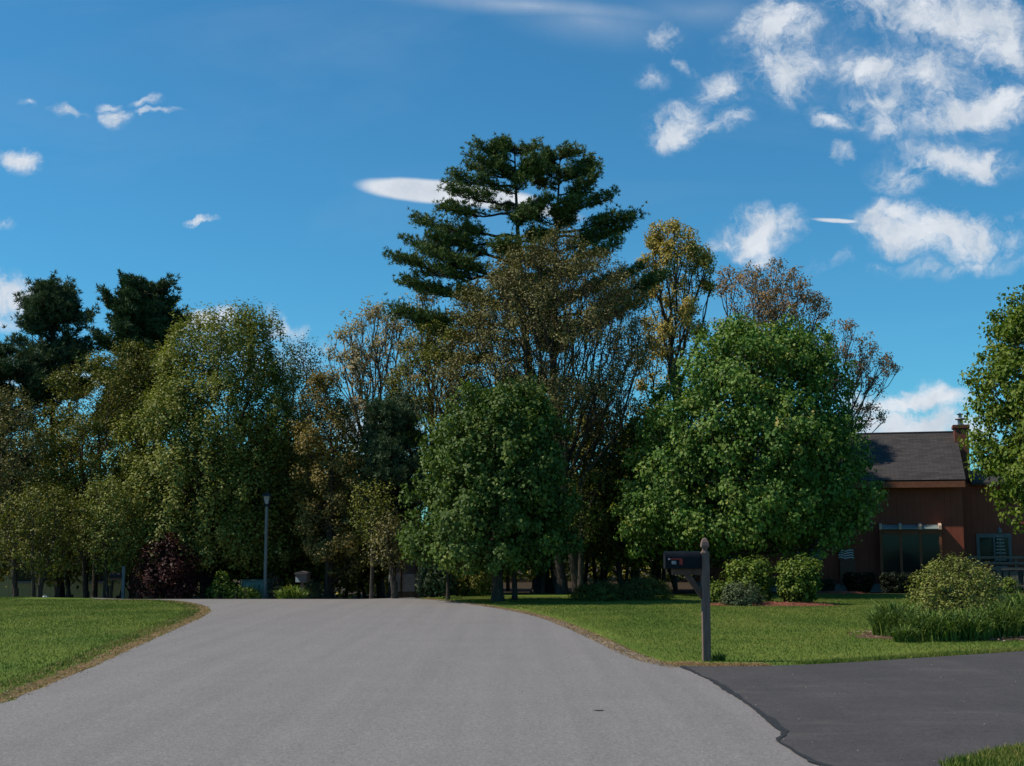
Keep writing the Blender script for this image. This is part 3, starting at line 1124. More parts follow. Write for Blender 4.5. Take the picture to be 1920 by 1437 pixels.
# ============================================================ THE HOUSE
def siding(name, a, b, board=.20):
    m = MT(name, .85, .15)
    v = m.co('Object')
    w = m.n('ShaderNodeTexWave', wave_type='BANDS', bands_direction='X', wave_profile='SAW')
    w.inputs['Scale'].default_value = 1 / board / 2 * .62
    w.inputs['Distortion'].default_value = 0
    vv = m.n('ShaderNodeVectorMath', operation='ADD')
    vv.inputs[1].default_value = (0, 0, 0)
    m.l(v, vv.inputs[0])
    m.l(vv.outputs[0], w.inputs['Vector'])
    g = m.noise(m.co('Object', (22, 22, 1.0)), 1.2, 7, .65)
    s = m.noise(v, 1.1, 4, .6)
    c = m.ramp(g, [(.3, a), (.7, b)])
    c = m.mix(1.0, c, m.ramp(s, [(.3, (.85, .85, .85)), (.7, (1.12, 1.1, 1.08))]), 'MULTIPLY')
    c = m.mix(1.0, c, m.ramp(w.outputs[1], [(0.0, (.7, .7, .7)), (.08, (1, 1, 1)), (1, (1, 1, 1))]), 'MULTIPLY')
    m.col(c)
    m.bump(w.outputs[1], .4, .01)
    return m.m


SID = siding('cedar_siding', (.21, .058, .036), (.31, .088, .054))
TRIM = simple('cedar_trim', (.22, .08, .042), .8, .2, 9)
mr_ = MT('roof_shingles', .95, .15)
v = mr_.co('Object')
br = mr_.n('ShaderNodeTexBrick')
br.inputs['Scale'].default_value = 1.0
br.inputs['Brick Width'].default_value = .30
br.inputs['Row Height'].default_value = .14
br.inputs['Mortar Size'].default_value = .006
br.inputs['Color1'].default_value = (.040, .035, .034, 1)
br.inputs['Color2'].default_value = (.066, .057, .054, 1)
br.inputs['Mortar'].default_value = (.022, .02, .02, 1)
mr_.l(v, br.inputs['Vector'])
gr_ = mr_.noise(v, 30, 4, .7)
mr_.col(mr_.mix(1.0, br.outputs[0], mr_.ramp(gr_, [(.3, (.75, .75, .75)), (.7, (1.3, 1.28, 1.26))]), 'MULTIPLY'))
mr_.bump(gr_, .4, .01)
GLASS = MT('window_glass', .06, .22)
GLASS.col((.010, .016, .018))
GLASS = GLASS.m
SKYGL = MT('sloped_glass', .25, .6)
SKYGL.col((.22, .27, .26))
SKYGL = SKYGL.m
WTRIM = simple('window_trim_grey', (.16, .155, .15), .7, .15, 5)
CONC = simple('foundation_concrete', (.20, .20, .19), .95, .25, 8)
WOODE = simple('rafter_end_fresh', (.62, .42, .30), .8, .15, 12)
GREYW = simple('weathered_rail_wood', (.13, .115, .10), .9, .3, 14)
METAL = simple('flue_metal', (.25, .25, .26), .4, .15, 6, .5, .8)

HC = P(1811, 1100, 47)
hz = float(gz(HC[0], 47))
house = thing('brown_house', 'long low brown cedar house with grey shingle roof and sunroom windows behind the large maple', 'house', (HC[0], 47, hz), R(-15))
m = MB()
m.box(-9.4, 0, 0, .15, .3, 3.92)
m.prism([(-.15, .15, .3), (-.15, 8.0, .3), (-.15, 8.0, 3.9), (-.15, 4.0, 5.78), (-.15, .15, 3.98)], (.15, 0, 0))
m.prism([(-9.4, .15, .3), (-9.4, 8.0, .3), (-9.4, 8.0, 3.9), (-9.4, 4.0, 5.78), (-9.4, .15, 3.98)], (.15, 0, 0))
m.box(-9.25, -.15, 7.85, 8.0, .3, 3.9)
m.build('wall', SID, house)
m = MB()
m.box(-9.38, -.02, .02, 7.98, -.3, .298)
m.build('foundation', CONC, house)
# roof: two slabs; object-space texture lies in its own plane
for s_, nm in ((1, 'roof'), (-1, 'roof')):
    L_ = math.hypot(4.25, 2.0)
    o = MB().box(-9.75, .12, 0, L_, 0, .10).build('roof', mr_.m, house)
    a = math.atan2(2.0, 4.25)
    if s_ == 1:
        o.location = (0, -.28, 3.84)
        o.rotation_euler = (a, 0, 0)
        front_roof = o
    else:
        o.location = (-9.63, 8.25, 3.84)
        o.rotation_euler = (a, 0, math.pi)
MB().box(-9.75, .12, -.12, .12, 0, .07).build('ridge_cap', simple('ridge_dark', (.035, .03, .032)), house).location = (0, 3.97, 5.90)
MB().box(-9.7, .10, -.31, -.282, 3.66, 3.88).build('fascia', TRIM, house)
m = MB()
m.box(.002, .50, 2.9, 3.75, .3, 6.0)
m.box(-.05, .55, 2.85, 3.80, 6.002, 6.12)
ch = m.build('chimney', simple('chimney_boards', (.15, .052, .034), .9, .25, 12), house)
m = MB()
m.lathe([(.10, 6.16), (.10, 6.36)], 12, .24, 1.6)
m.lathe([(.17, 6.36), (.19, 6.39), (.17, 6.42), (.05, 6.44)], 12, .17, 3.8)
m.lathe([(.06, 6.44), (.06, 6.55)], 8, .17, 3.8)
m.lathe([(.11, 6.55), (.12, 6.58), (.02, 6.62)], 10, .17, 3.8)
m.v = [(x + (.08 if y > 3 else .01), y - (.47 if y > 3 else -1.73), z - .02) for x, y, z in m.v]
m.build('flue', METAL, ch)
# sunroom bump-out with three tall panes
bw0, bw1 = -2.80, -.80
sr = MB()
for k in range(4):
    x = bw0 + (bw1 - bw0) * k / 3
    sr.box(x - .045, x + .045, -.34, -.26, .62, 2.18)
sr.box(bw0 + .046, bw1 - .046, -.335, -.265, .62, .70)
sr.box(bw0 + .046, bw1 - .046, -.335, -.265, 2.02, 2.18)
sr.box(bw0 - .045, bw0 - .01, -.258, -.002, .62, 2.18)
sr.box(bw1 + .01, bw1 + .045, -.258, -.002, .62, 2.18)
win = sr.build('sunroom_frame', TRIM, house)
for k in range(3):
    x = bw0 + (bw1 - bw0) * k / 3
    MB().box(x + .047, x + (bw1 - bw0) / 3 - .047, -.305, -.295, .702, 2.018).build('pane', GLASS, win)
MB().box(bw0 - .06, bw1 + .06, -.30, -.002, .32, .618).build('bump_out_base', SID, house)
m = MB()
m.prism([(bw0 - .04, -.40, 2.20), (bw0 - .04, -.001, 2.34), (bw0 - .04, -.001, 2.36), (bw0 - .04, -.40, 2.22)], (bw1 - bw0 + .08, 0, 0))
m.build('sloped_glass', SKYGL, win)
for k in range(4):
    x = bw0 + (bw1 - bw0) * k / 3
    MB().prism([(x - .05, -.47, 2.19), (x - .05, -.001, 2.365), (x - .05, -.001, 2.42), (x - .05, -.47, 2.33)], (.10, 0, 0)).build('rafter_end', WOODE, win)
# bench-like things seen inside stay unlit; second window at the left
w2 = MB().box(-5.72, -4.84, -.04, -.002, 1.12, 1.16).box(-5.72, -4.84, -.04, -.002, 2.0, 2.05).box(-5.72, -5.66, -.04, -.002, 1.162, 1.998).box(-4.90, -4.84, -.04, -.002, 1.162, 1.998).box(-5.31, -5.26, -.04, -.002, 1.162, 1.998).build('window', WTRIM, house)
MB().box(-5.66, -5.31, -.02, -.001, 1.16, 2.0).build('pane', GLASS, w2)
MB().box(-5.26, -4.90, -.02, -.001, 1.16, 2.0).build('pane', simple('curtain_behind_glass', (.25, .26, .27), .5, .2, 4), w2)
w4 = MB().box(-8.2, -7.4, -.04, -.002, 1.12, 2.05).build('window', WTRIM, house)
MB().box(-8.12, -7.48, -.046, -.041, 1.2, 1.97).build('pane', GLASS, w4)
MB().box(-4.24, -3.72, -.10, -.002, .30, 1.52).build('pilaster', simple('pilaster_wood', (.175, .082, .052), .85, .2, 10), house)
# right wing, set back, dark in its own shade
m = MB()
m.box(.0, 8.0, 2.0, 7.6, .3, 3.9)
m.build('wing_wall', SID, house)
m = MB()
m.prism([(-.0 + .43, 1.7, 3.92), (.43, 4.8, 4.5), (.43, 7.9, 3.92), (.43, 7.9, 3.82), (.43, 1.7, 3.82)], (7.9, 0, 0))
m.build('wing_roof', mr_.m, house)
w3 = MB().box(.55, 1.75, 1.95, 1.998, 1.92, 2.06).box(.55, .66, 1.95, 1.998, .98, 1.918).box(1.64, 1.75, 1.95, 1.998, .98, 1.918).box(1.13, 1.19, 1.95, 1.998, .98, 1.918).build('window', WTRIM, house)
MB().box(.66, 1.13, 1.98, 1.999, .98, 1.92).build('pane', GLASS, w3)
MB().box(1.19, 1.64, 1.98, 1.999, .98, 1.92).build('pane', GLASS, w3)
MB().box(.55, 6.0, .45, 1.99, .28, .72).build('deck', simple('deck_dark', (.06, .055, .055), .9), house)
m = MB()
for z in (1.22, 1.02, .83):
    m.box(.12, 6.0, .33, .37, z - .045, z + .045)
for x in (.2, 1.72, 3.3, 4.9):
    m.box(x - .045, x + .045, .372, .45, .0, 1.24)
for k in range(26):
    m.box(.18 + k * .22, .18 + k * .22 + .17, .375, .40, .05, .74) if k % 7 else None
m.build('deck_railing', GREYW, house)


def house_pt(x, y, z):
    c, s = math.cos(R(-15)), math.sin(R(-15))
    return (HC[0] + x * c - y * s, 47 + x * s + y * c, hz + z)


# ornament on the deck: a pale slatted tower
orn = thing('garden_ornament', 'pale slatted wooden tower ornament on the deck before the far right window', 'ornament', house_pt(1.28, 1.1, .725), R(-15))
m = MB()
for k in range(11):
    w = .23 - .012 * k
    m.box(-w, w, -w, w, .12 * k + .02, .12 * k + .065)
m.build('slats', simple('ornament_grey', (.24, .24, .23), .8), orn)
MB().tube((0, 0, 0), (0, 0, 1.45), .035).lathe([(.07, 1.36), (.09, 1.42), (.03, 1.52), (.0, 1.58)], 8).build('centre_post', simple('ornament_post', (.16, .16, .15), .8), orn)
# wavy flag cut-out on the pilaster
fl = thing('flag_decoration', 'small white wavy striped flag cut-out hung on the brown wall pilaster', 'wall decoration', house_pt(-4.02, -.112, 1.17), R(-15))
for k in range(4):
    m = MB()
    pts = []
    x0 = -.26 + (.10 if k > 1 else 0)
    z = .03 + .085 * k
    xs = np.linspace(x0, .26, 16)
    top = [(x, 0, z + .022 * math.sin((x + .26) * 19) + .018) for x in xs]
    bot = [(x, 0, z + .022 * math.sin((x + .26) * 19) - .018) for x in xs][::-1]
    for i in range(15):
        a, b, c, d = top[i], top[i + 1], bot[14 - i], bot[15 - i]
        m.prism([a, b, c, d], (0, .008, 0))
    m.build('stripe', simple('flag_white', (.62, .64, .66), .7, .05), fl)
MB().prism([(-.26, .001, .17), (-.17, .001, .17), (-.17, .001, .33), (-.26, .001, .33)], (0, .007, 0)).build('canton', simple('flag_blue', (.10, .13, .22), .7, .1), fl)

# ---- buildings behind the woods
YEL = siding('yellow_siding', (.38, .27, .10), (.50, .37, .15), .3)
yx = P(95, 1100, 58)[0]
yh = thing('yellow_house', 'yellow sided house mostly hidden behind the trees at the far left', 'house', (yx, 58, float(gz(yx, 58))))
MB().box(-4.6, 3.2, 0, 6, 0, 2.6).build('wall', YEL, yh)
MB().prism([(-4.9, -.4, 2.61), (-4.9, 3.0, 4.3), (-4.9, 6.4, 2.61)], (8.4, 0, 0)).build('roof', mr_.m, yh)
for x in (-3.4, -1.1, 1.9):
    w = MB().box(x - .5, x + .5, -.05, -.002, .9, 2.1).build('window', WTRIM, yh)
    MB().box(x - .42, x + .42, -.056, -.051, .98, 2.02).build('pane', GLASS, w)
gx_ = P(776, 1100, 55)[0]
gs = thing('grey_shed', 'pale grey shed with white lower boards seen under the smaller maple', 'shed', (gx_, 55, float(gz(gx_, 55))), R(8))
MB().box(-.9, 1.6, 0, 2.5, 0, 2.2).build('wall', siding('shed_grey', (.20, .20, .20), (.27, .27, .27), .3), gs)
MB().prism([(-1.1, -.2, 2.21), (-1.1, 1.25, 3.0), (-1.1, 2.7, 2.21)], (2.9, 0, 0)).build('roof', mr_.m, gs)
MB().box(-.9, .3, -.06, -.003, .35, 1.05).build('skirt_board', simple('white_boards', (.50, .52, .56), .8), gs)
MB().box(.05, .12, -.10, -.061, .0, 2.2).box(-.55, -.48, -.10, -.061, .0, 2.2).build('corner_post', simple('post_brown', (.13, .08, .05)), gs)

# ============================================================ STREET FURNITURE
POSTW = MT('post_weathered', .92, .12)
v = POSTW.co('Object', (18, 18, 1.6))
pn = POSTW.noise(v, 2.2, 8, .7, .3)
POSTW.col(POSTW.ramp(pn, [(.3, (.125, .078, .064)), (.7, (.23, .155, .13))]))
POSTW.bump(pn, .6, .008)
POSTW = POSTW.m
ARMW = simple('arm_wood', (.10, .055, .04), .9, .3, 14)
BOXM = MT('mailbox_black', .5, .12)
v = BOXM.co()
BOXM.col(BOXM.ramp(BOXM.noise(v, 9, 5, .7), [(.3, (.006, .007, .009)), (.7, (.012, .013, .017))]))
BOXM.bump(BOXM.noise(v, 14, 3, .5), .08, .01)
BOXM = BOXM.m
RED = simple('flag_red', (.30, .03, .022), .5, .15, 20)
mb = G(1325, 1240)
mail = thing('mailbox', 'black mailbox with red flag on tall wooden post at the driveway corner', 'mailbox', (mb[0], mb[1], 0), R(2))
m = MB()
h = .052
m.box(-h, h, -h, h, -.15, 1.405)
m.prism([(-h, -h, 1.405), (h, -h, 1.405), (h, h, 1.405), (-h, h, 1.405)], (0, 0, .0)) if False else None
q = math.sqrt(2)
prof = [(h * q, 1.406), (h * q * .62, 1.432), (h * q * .60, 1.462), (h * q * .98, 1.478), (h * q * 1.0, 1.50), (h * q * .86, 1.545), (h * q * .52, 1.585), (h * q * .16, 1.602)]
m.lathe(prof, 4, 0, 0, math.pi / 4)
m.build('post', POSTW, mail, bevel=.004)
m = MB()
m.box(-.44, -h - .001, -.045, .045, 1.115, 1.196)
m.build('support_arm', ARMW, mail, bevel=.003)
m = MB()
m.prism([(-.285, -.035, 1.113), (-.185, -.035, 1.113), (-h - .001, -.035, .905), (-h - .001, -.035, .795)], (0, .07, 0))
m.build('brace', ARMW, mail, bevel=.003)


def arch(w, hgt, z0, k=12):
    pts = [(-w / 2, z0), (w / 2, z0)]
    r = w / 2
    zc = z0 + hgt - r
    for i in range(k + 1):
        a = math.pi * i / k
        pts.append((r * math.cos(a), zc + r * math.sin(a)))
    return pts


m = MB()
pts = [(-.525, y, z) for y, z in arch(.17, .222, 1.2)]
m.prism(pts, (.455, 0, 0))
m.build('box', BOXM, mail)
m = MB()
pts = [(-.537, y, z) for y, z in arch(.178, .228, 1.197)]
m.prism(pts, (.011, 0, 0))
m.box(-.552, -.538, -.016, .016, 1.385, 1.402)
m.build('door', BOXM, mail)
m = MB()
m.box(-.500, -.315, -.094, -.090, 1.315, 1.331)
m.box(-.352, -.310, -.0945, -.0905, 1.250, 1.3145)
m.lathe([(.001, 0)], 3) if False else None
fg = m.build('flag', RED, mail)
MB().tube((-.488, -.089, 1.322), (-.488, -.099, 1.322), .013).build('pivot', simple('pivot_metal', (.5, .45, .45), .5), fg)
tx = bpy.data.curves.new('number', 'FONT')
tx.body = '80'
tx.size = .062
tx.extrude = .0008
tx.align_x = 'CENTER'
to = bpy.data.objects.new('tmp', tx)
COL.objects.link(to)
bpy.context.view_layer.update()
me = bpy.data.meshes.new_from_object(to.evaluated_get(bpy.context.evaluated_depsgraph_get()))
bpy.data.objects.remove(to)
no = bpy.data.objects.new('number', me)
me.materials.clear()
me.materials.append(simple('number_white', (.55, .55, .55), .6, .1))
COL.objects.link(no)
no.parent = mail
no.location = (-.425, -.088, 1.255)
no.rotation_euler = (R(90), 0, 0)
# a tuft at the post's foot
# ---- lamp post
lx = P(497, 1100, 43)[0]
lz = float(gz(lx, 43))
ltop = zof(922, 43) - lz
lamp = thing('lamp_post', 'tall slim grey lamp post with dark lantern beside the road crest', 'lamp post', (lx, 43, lz))
PM = simple('lamp_pole_metal', (.17, .17, .16), .5, .15, 3, .3, .1)
DK = simple('lantern_dark', (.025, .025, .028), .5, .2, 5)
MB().lathe([(.085, 0), (.085, .12), (.058, .16), (.052, ltop - .48)], 14).build('pole', PM, lamp, smooth=False)
m = MB()
m.lathe([(.06, ltop - .478), (.10, ltop - .45), (.07, ltop - .40)], 10)
for k in range(4):
    a = k * math.pi / 2 + math.pi / 4
    m.tube((.085 * math.cos(a), .085 * math.sin(a), ltop - .40), (.16 * math.cos(a), .16 * math.sin(a), ltop - .15), .014)
m.build('lantern_frame', DK, lamp)
m = MB()
m.lathe([(.235, ltop - .15), (.20, ltop - .12), (.08, ltop - .045), (.03, ltop - .03), (.035, ltop), (.005, ltop + .03)], 4, 0, 0, math.pi / 4)
m.build('lantern_roof', DK, lamp)
LG = MT('lantern_glass', .15, .6)
LG.col((.30, .31, .33))
m = MB()
m.lathe([(.075, ltop - .398), (.148, ltop - .152)], 4, 0, 0, math.pi / 4)
m.build('lantern_glass', LG.m, lamp)
# ---- green utility cabinet
ux = P(474, 1100, 44.2)[0]
uz = float(gz(ux, 44.2))
uh = zof(1087, 44.2) - uz
ub = thing('utility_cabinet', 'low green metal utility cabinet behind the hedge left of the lamp post', 'utility box', (ux, 44.2, uz), R(20))
GM = simple('cabinet_green', (.24, .32, .26), .5, .12, 3)
m = MB()
m.prism([(-.36, -.33, .0), (-.36, .4, .0), (-.36, .4, uh), (-.36, -.15, uh), (-.36, -.33, uh - .10)], (1.0, 0, 0))
m.build('body', GM, ub, bevel=.012)
MB().box(-.40, .68, -.38, .45, -.15, .06).build('concrete_pad', CONC, ub)
MB().box(.14, .16, -.345, -.331, .1, uh - .15).box(.20, .26, -.36, -.331, .3, .34).build('door_seam', simple('seam_dark', (.04, .06, .05)), ub)
# ---- wooden newspaper/mail box further along the road
bx_ = P(567, 1100, 42.2)[0]
bz_ = float(gz(bx_, 42.2))
bh = zof(1071, 42.2) - bz_
m2 = thing('mailbox', 'brown wooden roadside box on post right of the lamp post', 'mailbox', (bx_, 42.2, bz_), R(-8))
MB().box(-.045, .045, -.045, .045, -.1, bh - .355).build('post', POSTW, m2)
m = MB()
m.box(-.17, .19, -.2, .2, bh - .35, bh - .10)
m.prism([(-.2, -.23, bh - .098), (.22, -.23, bh - .098), (.20, -.23, bh - .04), (.01, -.23, bh), (-.18, -.23, bh - .04)], (0, .46, 0))
m.build('box', simple('box_brown', (.12, .085, .075), .85, .25, 8), m2)
MB().prism([(-.165, -.206, bh - .34), (-.02, -.206, bh - .34), (-.10, -.206, bh - .22), (-.165, -.206, bh - .18)], (0, .005, 0)).build('paper_slot', simple('paper_pale', (.52, .5, .45), .8), m2)
# ---- dark mailbox at the left in the shade
dx_ = P(231, 1100, 42)[0]
dz_ = float(gz(dx_, 42))
m3 = thing('mailbox', 'dark mailbox on a thin greenish post in shade left of the red maple', 'mailbox', (dx_, 42, dz_))
MB().box(-.045, .045, -.045, .045, -.1, zof(1062, 42) - dz_).build('post', simple('post_greenish', (.09, .12, .12), .8), m3)
b0_ = zof(1084, 42) - dz_
m = MB()
m.prism([(-.42, y, z) for y, z in arch(.17, .16, b0_)], (.37, 0, 0))
m.build('box', BOXM, m3)
MB().box(-.42, -.046, -.03, .03, b0_ - .07, b0_ - .001).build('support_arm', ARMW, m3)
# ---- pale stones under the left trees
for k, (px, lb) in enumerate(((56, 'flat pale white stone under the trees at the far left'), (86, 'taller pale white stone beside the far left tree trunks'))):
    x = P(px, 1100, 44)[0]
    z = float(gz(x, 44))
    m = MB()
    m.lathe([(.15, 0), (.17, .06), (.12, .13 + .06 * k), (.04, .16 + .08 * k)], 7)
    r_ = random.Random(k)
    m.v = [(a * r_.uniform(.8, 1.25), b * r_.uniform(.7, 1.1), c * r_.uniform(.9, 1.1)) for a, b, c in m.v]
    o = m.build('stone', simple('stone_pale', (.62, .60, .56), .9, .15, 5))
    o.location = (x, 44, z)
    tag(o, lb, 'stone', 'pale stones under the trees')


# ============================================================ PLANTS AND TREES
# ---- right of the road
tree('maple_tree', 'large round green maple in front of the brown house', 'tree', 1402, 41.5,
     [(608, 1375, 1465), (628, 1325, 1515), (670, 1285, 1545), (730, 1235, 1585), (800, 1205, 1600), (870, 1180, 1622), (940, 1165, 1640), (995, 1158, 1640), (1024, 1190, 1590), (1038, 1260, 1500)],
     LF['maple'], n=2900, per=40, size=.110, spread=.33, clumps=190, fill=.42, r=.19, seed=2, hollow=.34, trunk_frac=.8, column=1.0, droop=.9, lump=.26, tip_r=.007, depth=.92)
tree('maple_tree', 'smaller dark green maple left of centre at the end of the road', 'tree', 933, 36.3,
     [(732, 905, 1000), (742, 880, 1015), (775, 830, 1035), (820, 800, 1058), (880, 790, 1070), (940, 775, 1085), (1000, 755, 1085), (1035, 745, 1080), (1055, 770, 1065), (1068, 830, 1000)],
     LF['maple2'], n=2000, per=36, size=.103, spread=.26, clumps=140, fill=.5, r=.15, seed=3, hollow=.34, trunk_frac=.8, droop=.9, lump=.26, tip_r=.006, depth=.95)
tree('maple_tree', 'yellow green maple cut off by the right edge beside the house chimney', 'tree', 2010, 33,
     [(548, 1950, 2070), (585, 1885, 2130), (640, 1845, 2160), (700, 1825, 2180), (760, 1820, 2190), (830, 1822, 2195), (870, 1838, 2190), (910, 1855, 2170), (950, 1882, 2130), (985, 1915, 2100)],
     LF['maple3'], n=2100, per=30, size=.105, spread=.25, clumps=150, fill=.3, r=.17, seed=4, hollow=.34, trunk_frac=.8, droop=.8, lump=.24, tip_r=.006)
# shrubs in front of the house
tree('round_shrub', 'round leafy green shrub left of the two beside the bluish bush', 'shrub', 1408, 35.2,
     [(1050, 1395, 1430), (1062, 1365, 1448), (1085, 1358, 1452), (1110, 1366, 1450), (1132, 1380, 1440)],
     LF['shrub'], n=260, per=26, size=.075, spread=.16, r=.05, seed=6, hollow=.4, stems=4, trunk_frac=.6, z0=.1, tip_r=.004, droop=.1)
tree('round_shrub', 'upright green shrub with bare foot above the red mulch', 'shrub', 1495, 34.6,
     [(1049, 1480, 1520), (1060, 1462, 1537), (1080, 1455, 1540), (1105, 1460, 1535), (1122, 1470, 1525), (1133, 1480, 1515)],
     LF['shrub'], n=300, per=26, size=.075, spread=.15, r=.05, seed=7, hollow=.4, stems=5, trunk_frac=.6, z0=.1, tip_r=.004, droop=.1)
tree('low_bush', 'low bluish grey green bush in front of the left round shrub', 'shrub', 1390, 34.0,
     [(1095, 1375, 1410), (1104, 1357, 1425), (1122, 1351, 1432), (1137, 1358, 1428)],
     LF['grey'], n=180, per=26, size=.05, spread=.12, r=.03, seed=8, hollow=.4, stems=5, trunk_frac=.6, z0=.1, tip_r=.003, droop=-.2)
tree('small_shrub', 'small green shrub touching the right side of the mailbox post', 'shrub', 1345, 35.4,
     [(1092, 1335, 1352), (1105, 1326, 1364), (1122, 1330, 1362)], LF['shrub'], n=70, per=22, size=.06, spread=.12, r=.02, seed=9, stems=3, trunk_frac=.6, z0=.1, tip_r=.003)
# juniper
for k, (a, b, t, lb) in enumerate(((1062, 1180, 1092, 'low spreading juniper nearest the tree trunks'), (1150, 1262, 1084, 'low spreading juniper behind the mailbox box'))):
    tree('juniper', lb, 'shrub', (a + b) / 2, 37.0 + k * .5,
         [(t, a + 40, b - 30), (t + 12, a + 16, b - 10), (t + 26, a, b), (1128, a - 2, b)],
         LF['juniper'], n=420, per=22, size=.07, spread=.14, r=.04, seed=12 + k, hollow=.5, stems=6, trunk_frac=.5, z0=.0, tip_r=.004, droop=-.1, column=.6, aspect=.35, depth=.7)
# big flowering shrub and day lilies by the driveway
tree('flowering_shrub', 'big rounded yellow green flowering shrub beside the driveway', 'shrub', 1792, 24.5,
     [(1046, 1775, 1815), (1056, 1745, 1838), (1080, 1722, 1862), (1110, 1708, 1878), (1145, 1700, 1890), (1180, 1706, 1888)],
     LF['bigshrub'], n=900, per=22, size=.042, spread=.115, r=.05, seed=14, hollow=.34, stems=7, trunk_frac=.7, z0=.05, tip_r=.003, droop=.1, column=1.3, lump=.16)


def clump(name, label, cx, Y, rx, ry, n, h, seed, leaf='lily', w=.018):
    rng = np.random.default_rng(seed)
    a = rng.uniform(0, 2 * np.pi, n)
    u = rng.uniform(0, 1, n) ** .5
    X, Yy = cx + rx * u * np.cos(a), Y + ry * u * np.sin(a)
    root = thing(name, label, 'plant', (cx, Y, 0))
    z = gz(X, Yy)
    hh = h * .86 * (1.1 - .45 * u)
    blades('foliage', rng, X, Yy, z, hh, w, LF[leaf], lean=.62, parent=root, kind=None, seg=3, origin=(cx, Y, 0))
    return root


def gxx(px, Y):
    return P(px, 1100, Y)[0]


clump('daylily_clump', 'dark day lily clump at the left end of the driveway bed', gxx(1677, 22.4), 22.4, .38, .5, 900, .62, 21)
clump('daylily_clump', 'day lily clump in front of the flowering shrub, left side', gxx(1745, 21.6), 21.6, .42, .4, 900, .50, 22)
clump('daylily_clump', 'day lily clump in front of the flowering shrub, middle', gxx(1805, 21.8), 21.8, .42, .4, 900, .52, 23)
clump('daylily_clump', 'day lily clump in front of the flowering shrub, right side', gxx(1868, 22.2), 22.2, .42, .45, 900, .60, 24)
clump('daylily_clump', 'day lily clump cut by the right edge of the photo', gxx(1925, 22.6), 22.6, .45, .5, 900, .74, 25)
clump('daylily_clump', 'taller day lily clump behind the right side of the flowering shrub', gxx(1910, 24.6), 24.6, .4, .4, 700, .72, 26)
clump('low_plant', 'short tufted plant at the front of the driveway bed', gxx(1692, 21.2), 21.2, .17, .16, 500, .28, 27, w=.012)
clump('grass_tuft', 'small tuft of grass at the foot of the mailbox post', mb[0] + .16, mb[1] + .06, .10, .07, 120, .12, 28, w=.010)
# mulch beds
MUL = MT('mulch_bark', .98, .05)
v = MUL.co('Object')
MUL.col(MUL.ramp(MUL.noise(v, 20, 6, .8), [(.3, (.05, .03, .022)), (.5, (.16, .095, .065)), (.7, (.33, .22, .16))]))
MUL.bump(MUL.noise(v, 20, 6, .8), 1.0, .04)
RMUL = MT('mulch_red', .98, .05)
v = RMUL.co('Object')
RMUL.col(RMUL.ramp(RMUL.noise(v, 20, 6, .8), [(.3, (.08, .026, .018)), (.5, (.22, .08, .05)), (.7, (.34, .15, .10))]))
RMUL.bump(RMUL.noise(v, 20, 6, .8), 1.0, .04)


def bed(name, cx, cy, rx, ry, h, mat, seed):
    r_ = random.Random(seed)
    K, J = 34, 7
    V = [(cx, cy, float(gz(cx, cy)) + h)]
    for j in range(1, J + 1):
        for i in range(K):
            t = 2 * math.pi * i / K
            s = j / J * (1 + .10 * math.sin(3 * t + seed) + (.05 * r_.uniform(-1, 1) if j == J else 0))
            x, y = cx + rx * s * math.cos(t), cy + ry * s * math.sin(t)
            V.append((x, y, float(gz(x, y)) + h * (1 - (j / J) ** 2.5) + r_.uniform(0, .015) * (j < J) - .002 * (j == J)))
    f = [(0, 1 + i, 1 + (i + 1) % K) for i in range(K)]
    for j in range(J - 1):
        for i in range(K):
            a, b = 1 + j * K, 1 + (j + 1) * K
            f.append((a + i, b + i, b + (i + 1) % K, a + (i + 1) % K))
    o = MB().add(V, f).build(name, mat)
    tag(o, kind='structure')
    rng = np.random.default_rng(seed)
    n = int(rx * ry * 420)
    a = rng.uniform(0, 2 * np.pi, n)
    u = rng.uniform(0, 1.04, n) ** .5
    X, Yy = cx + rx * u * np.cos(a), cy + ry * u * np.sin(a)
    Z = gz(X, Yy) + h * (1 - u ** 5) + .012
    nn = unit(rng.normal(0, .5, (n, 3)) + [0, 0, 1.])
    vv, ff = leaves(np.stack([X, Yy, Z], 1), rng.normal(0, 1, (n, 3)) * [1, 1, .3], nn, rng.uniform(.03, .08, n), rng.uniform(.01, .025, n), .1)
    return vv, ff, n


ch_ = []
for args in (('flower_bed', gxx(1815, 22.6), 22.75, 1.95, 1.45, .05, MUL.m, 3), ('flower_bed', gxx(1450, 34.2), 34.3, 1.75, .85, .06, RMUL.m, 4), ('flower_bed', gxx(1570, 44.5), 45.7, 1.4, .6, .06, RMUL.m, 5)):
    ch_.append((bed(*args), args[6]))
CHIP = leafmat('mulch_chip', [(.10, .06, .045), (.24, .15, .11), (.36, .27, .20)], .0, .95)
CHIPR = leafmat('mulch_chip_red', [(.13, .045, .03), (.28, .11, .07), (.38, .19, .13)], .0, .95)
for k, ((vv, ff, n), mt) in enumerate(ch_):
    tag(npmesh('bark_mulch', vv, ff, CHIP if k == 0 else CHIPR, None, npr.uniform(0, 1, n)), ('brown', 'red', 'reddish')[k] + ' bark mulch chips ' + ('under the day lilies', 'under the round shrubs', 'along the house hedges')[k], kind='stuff')
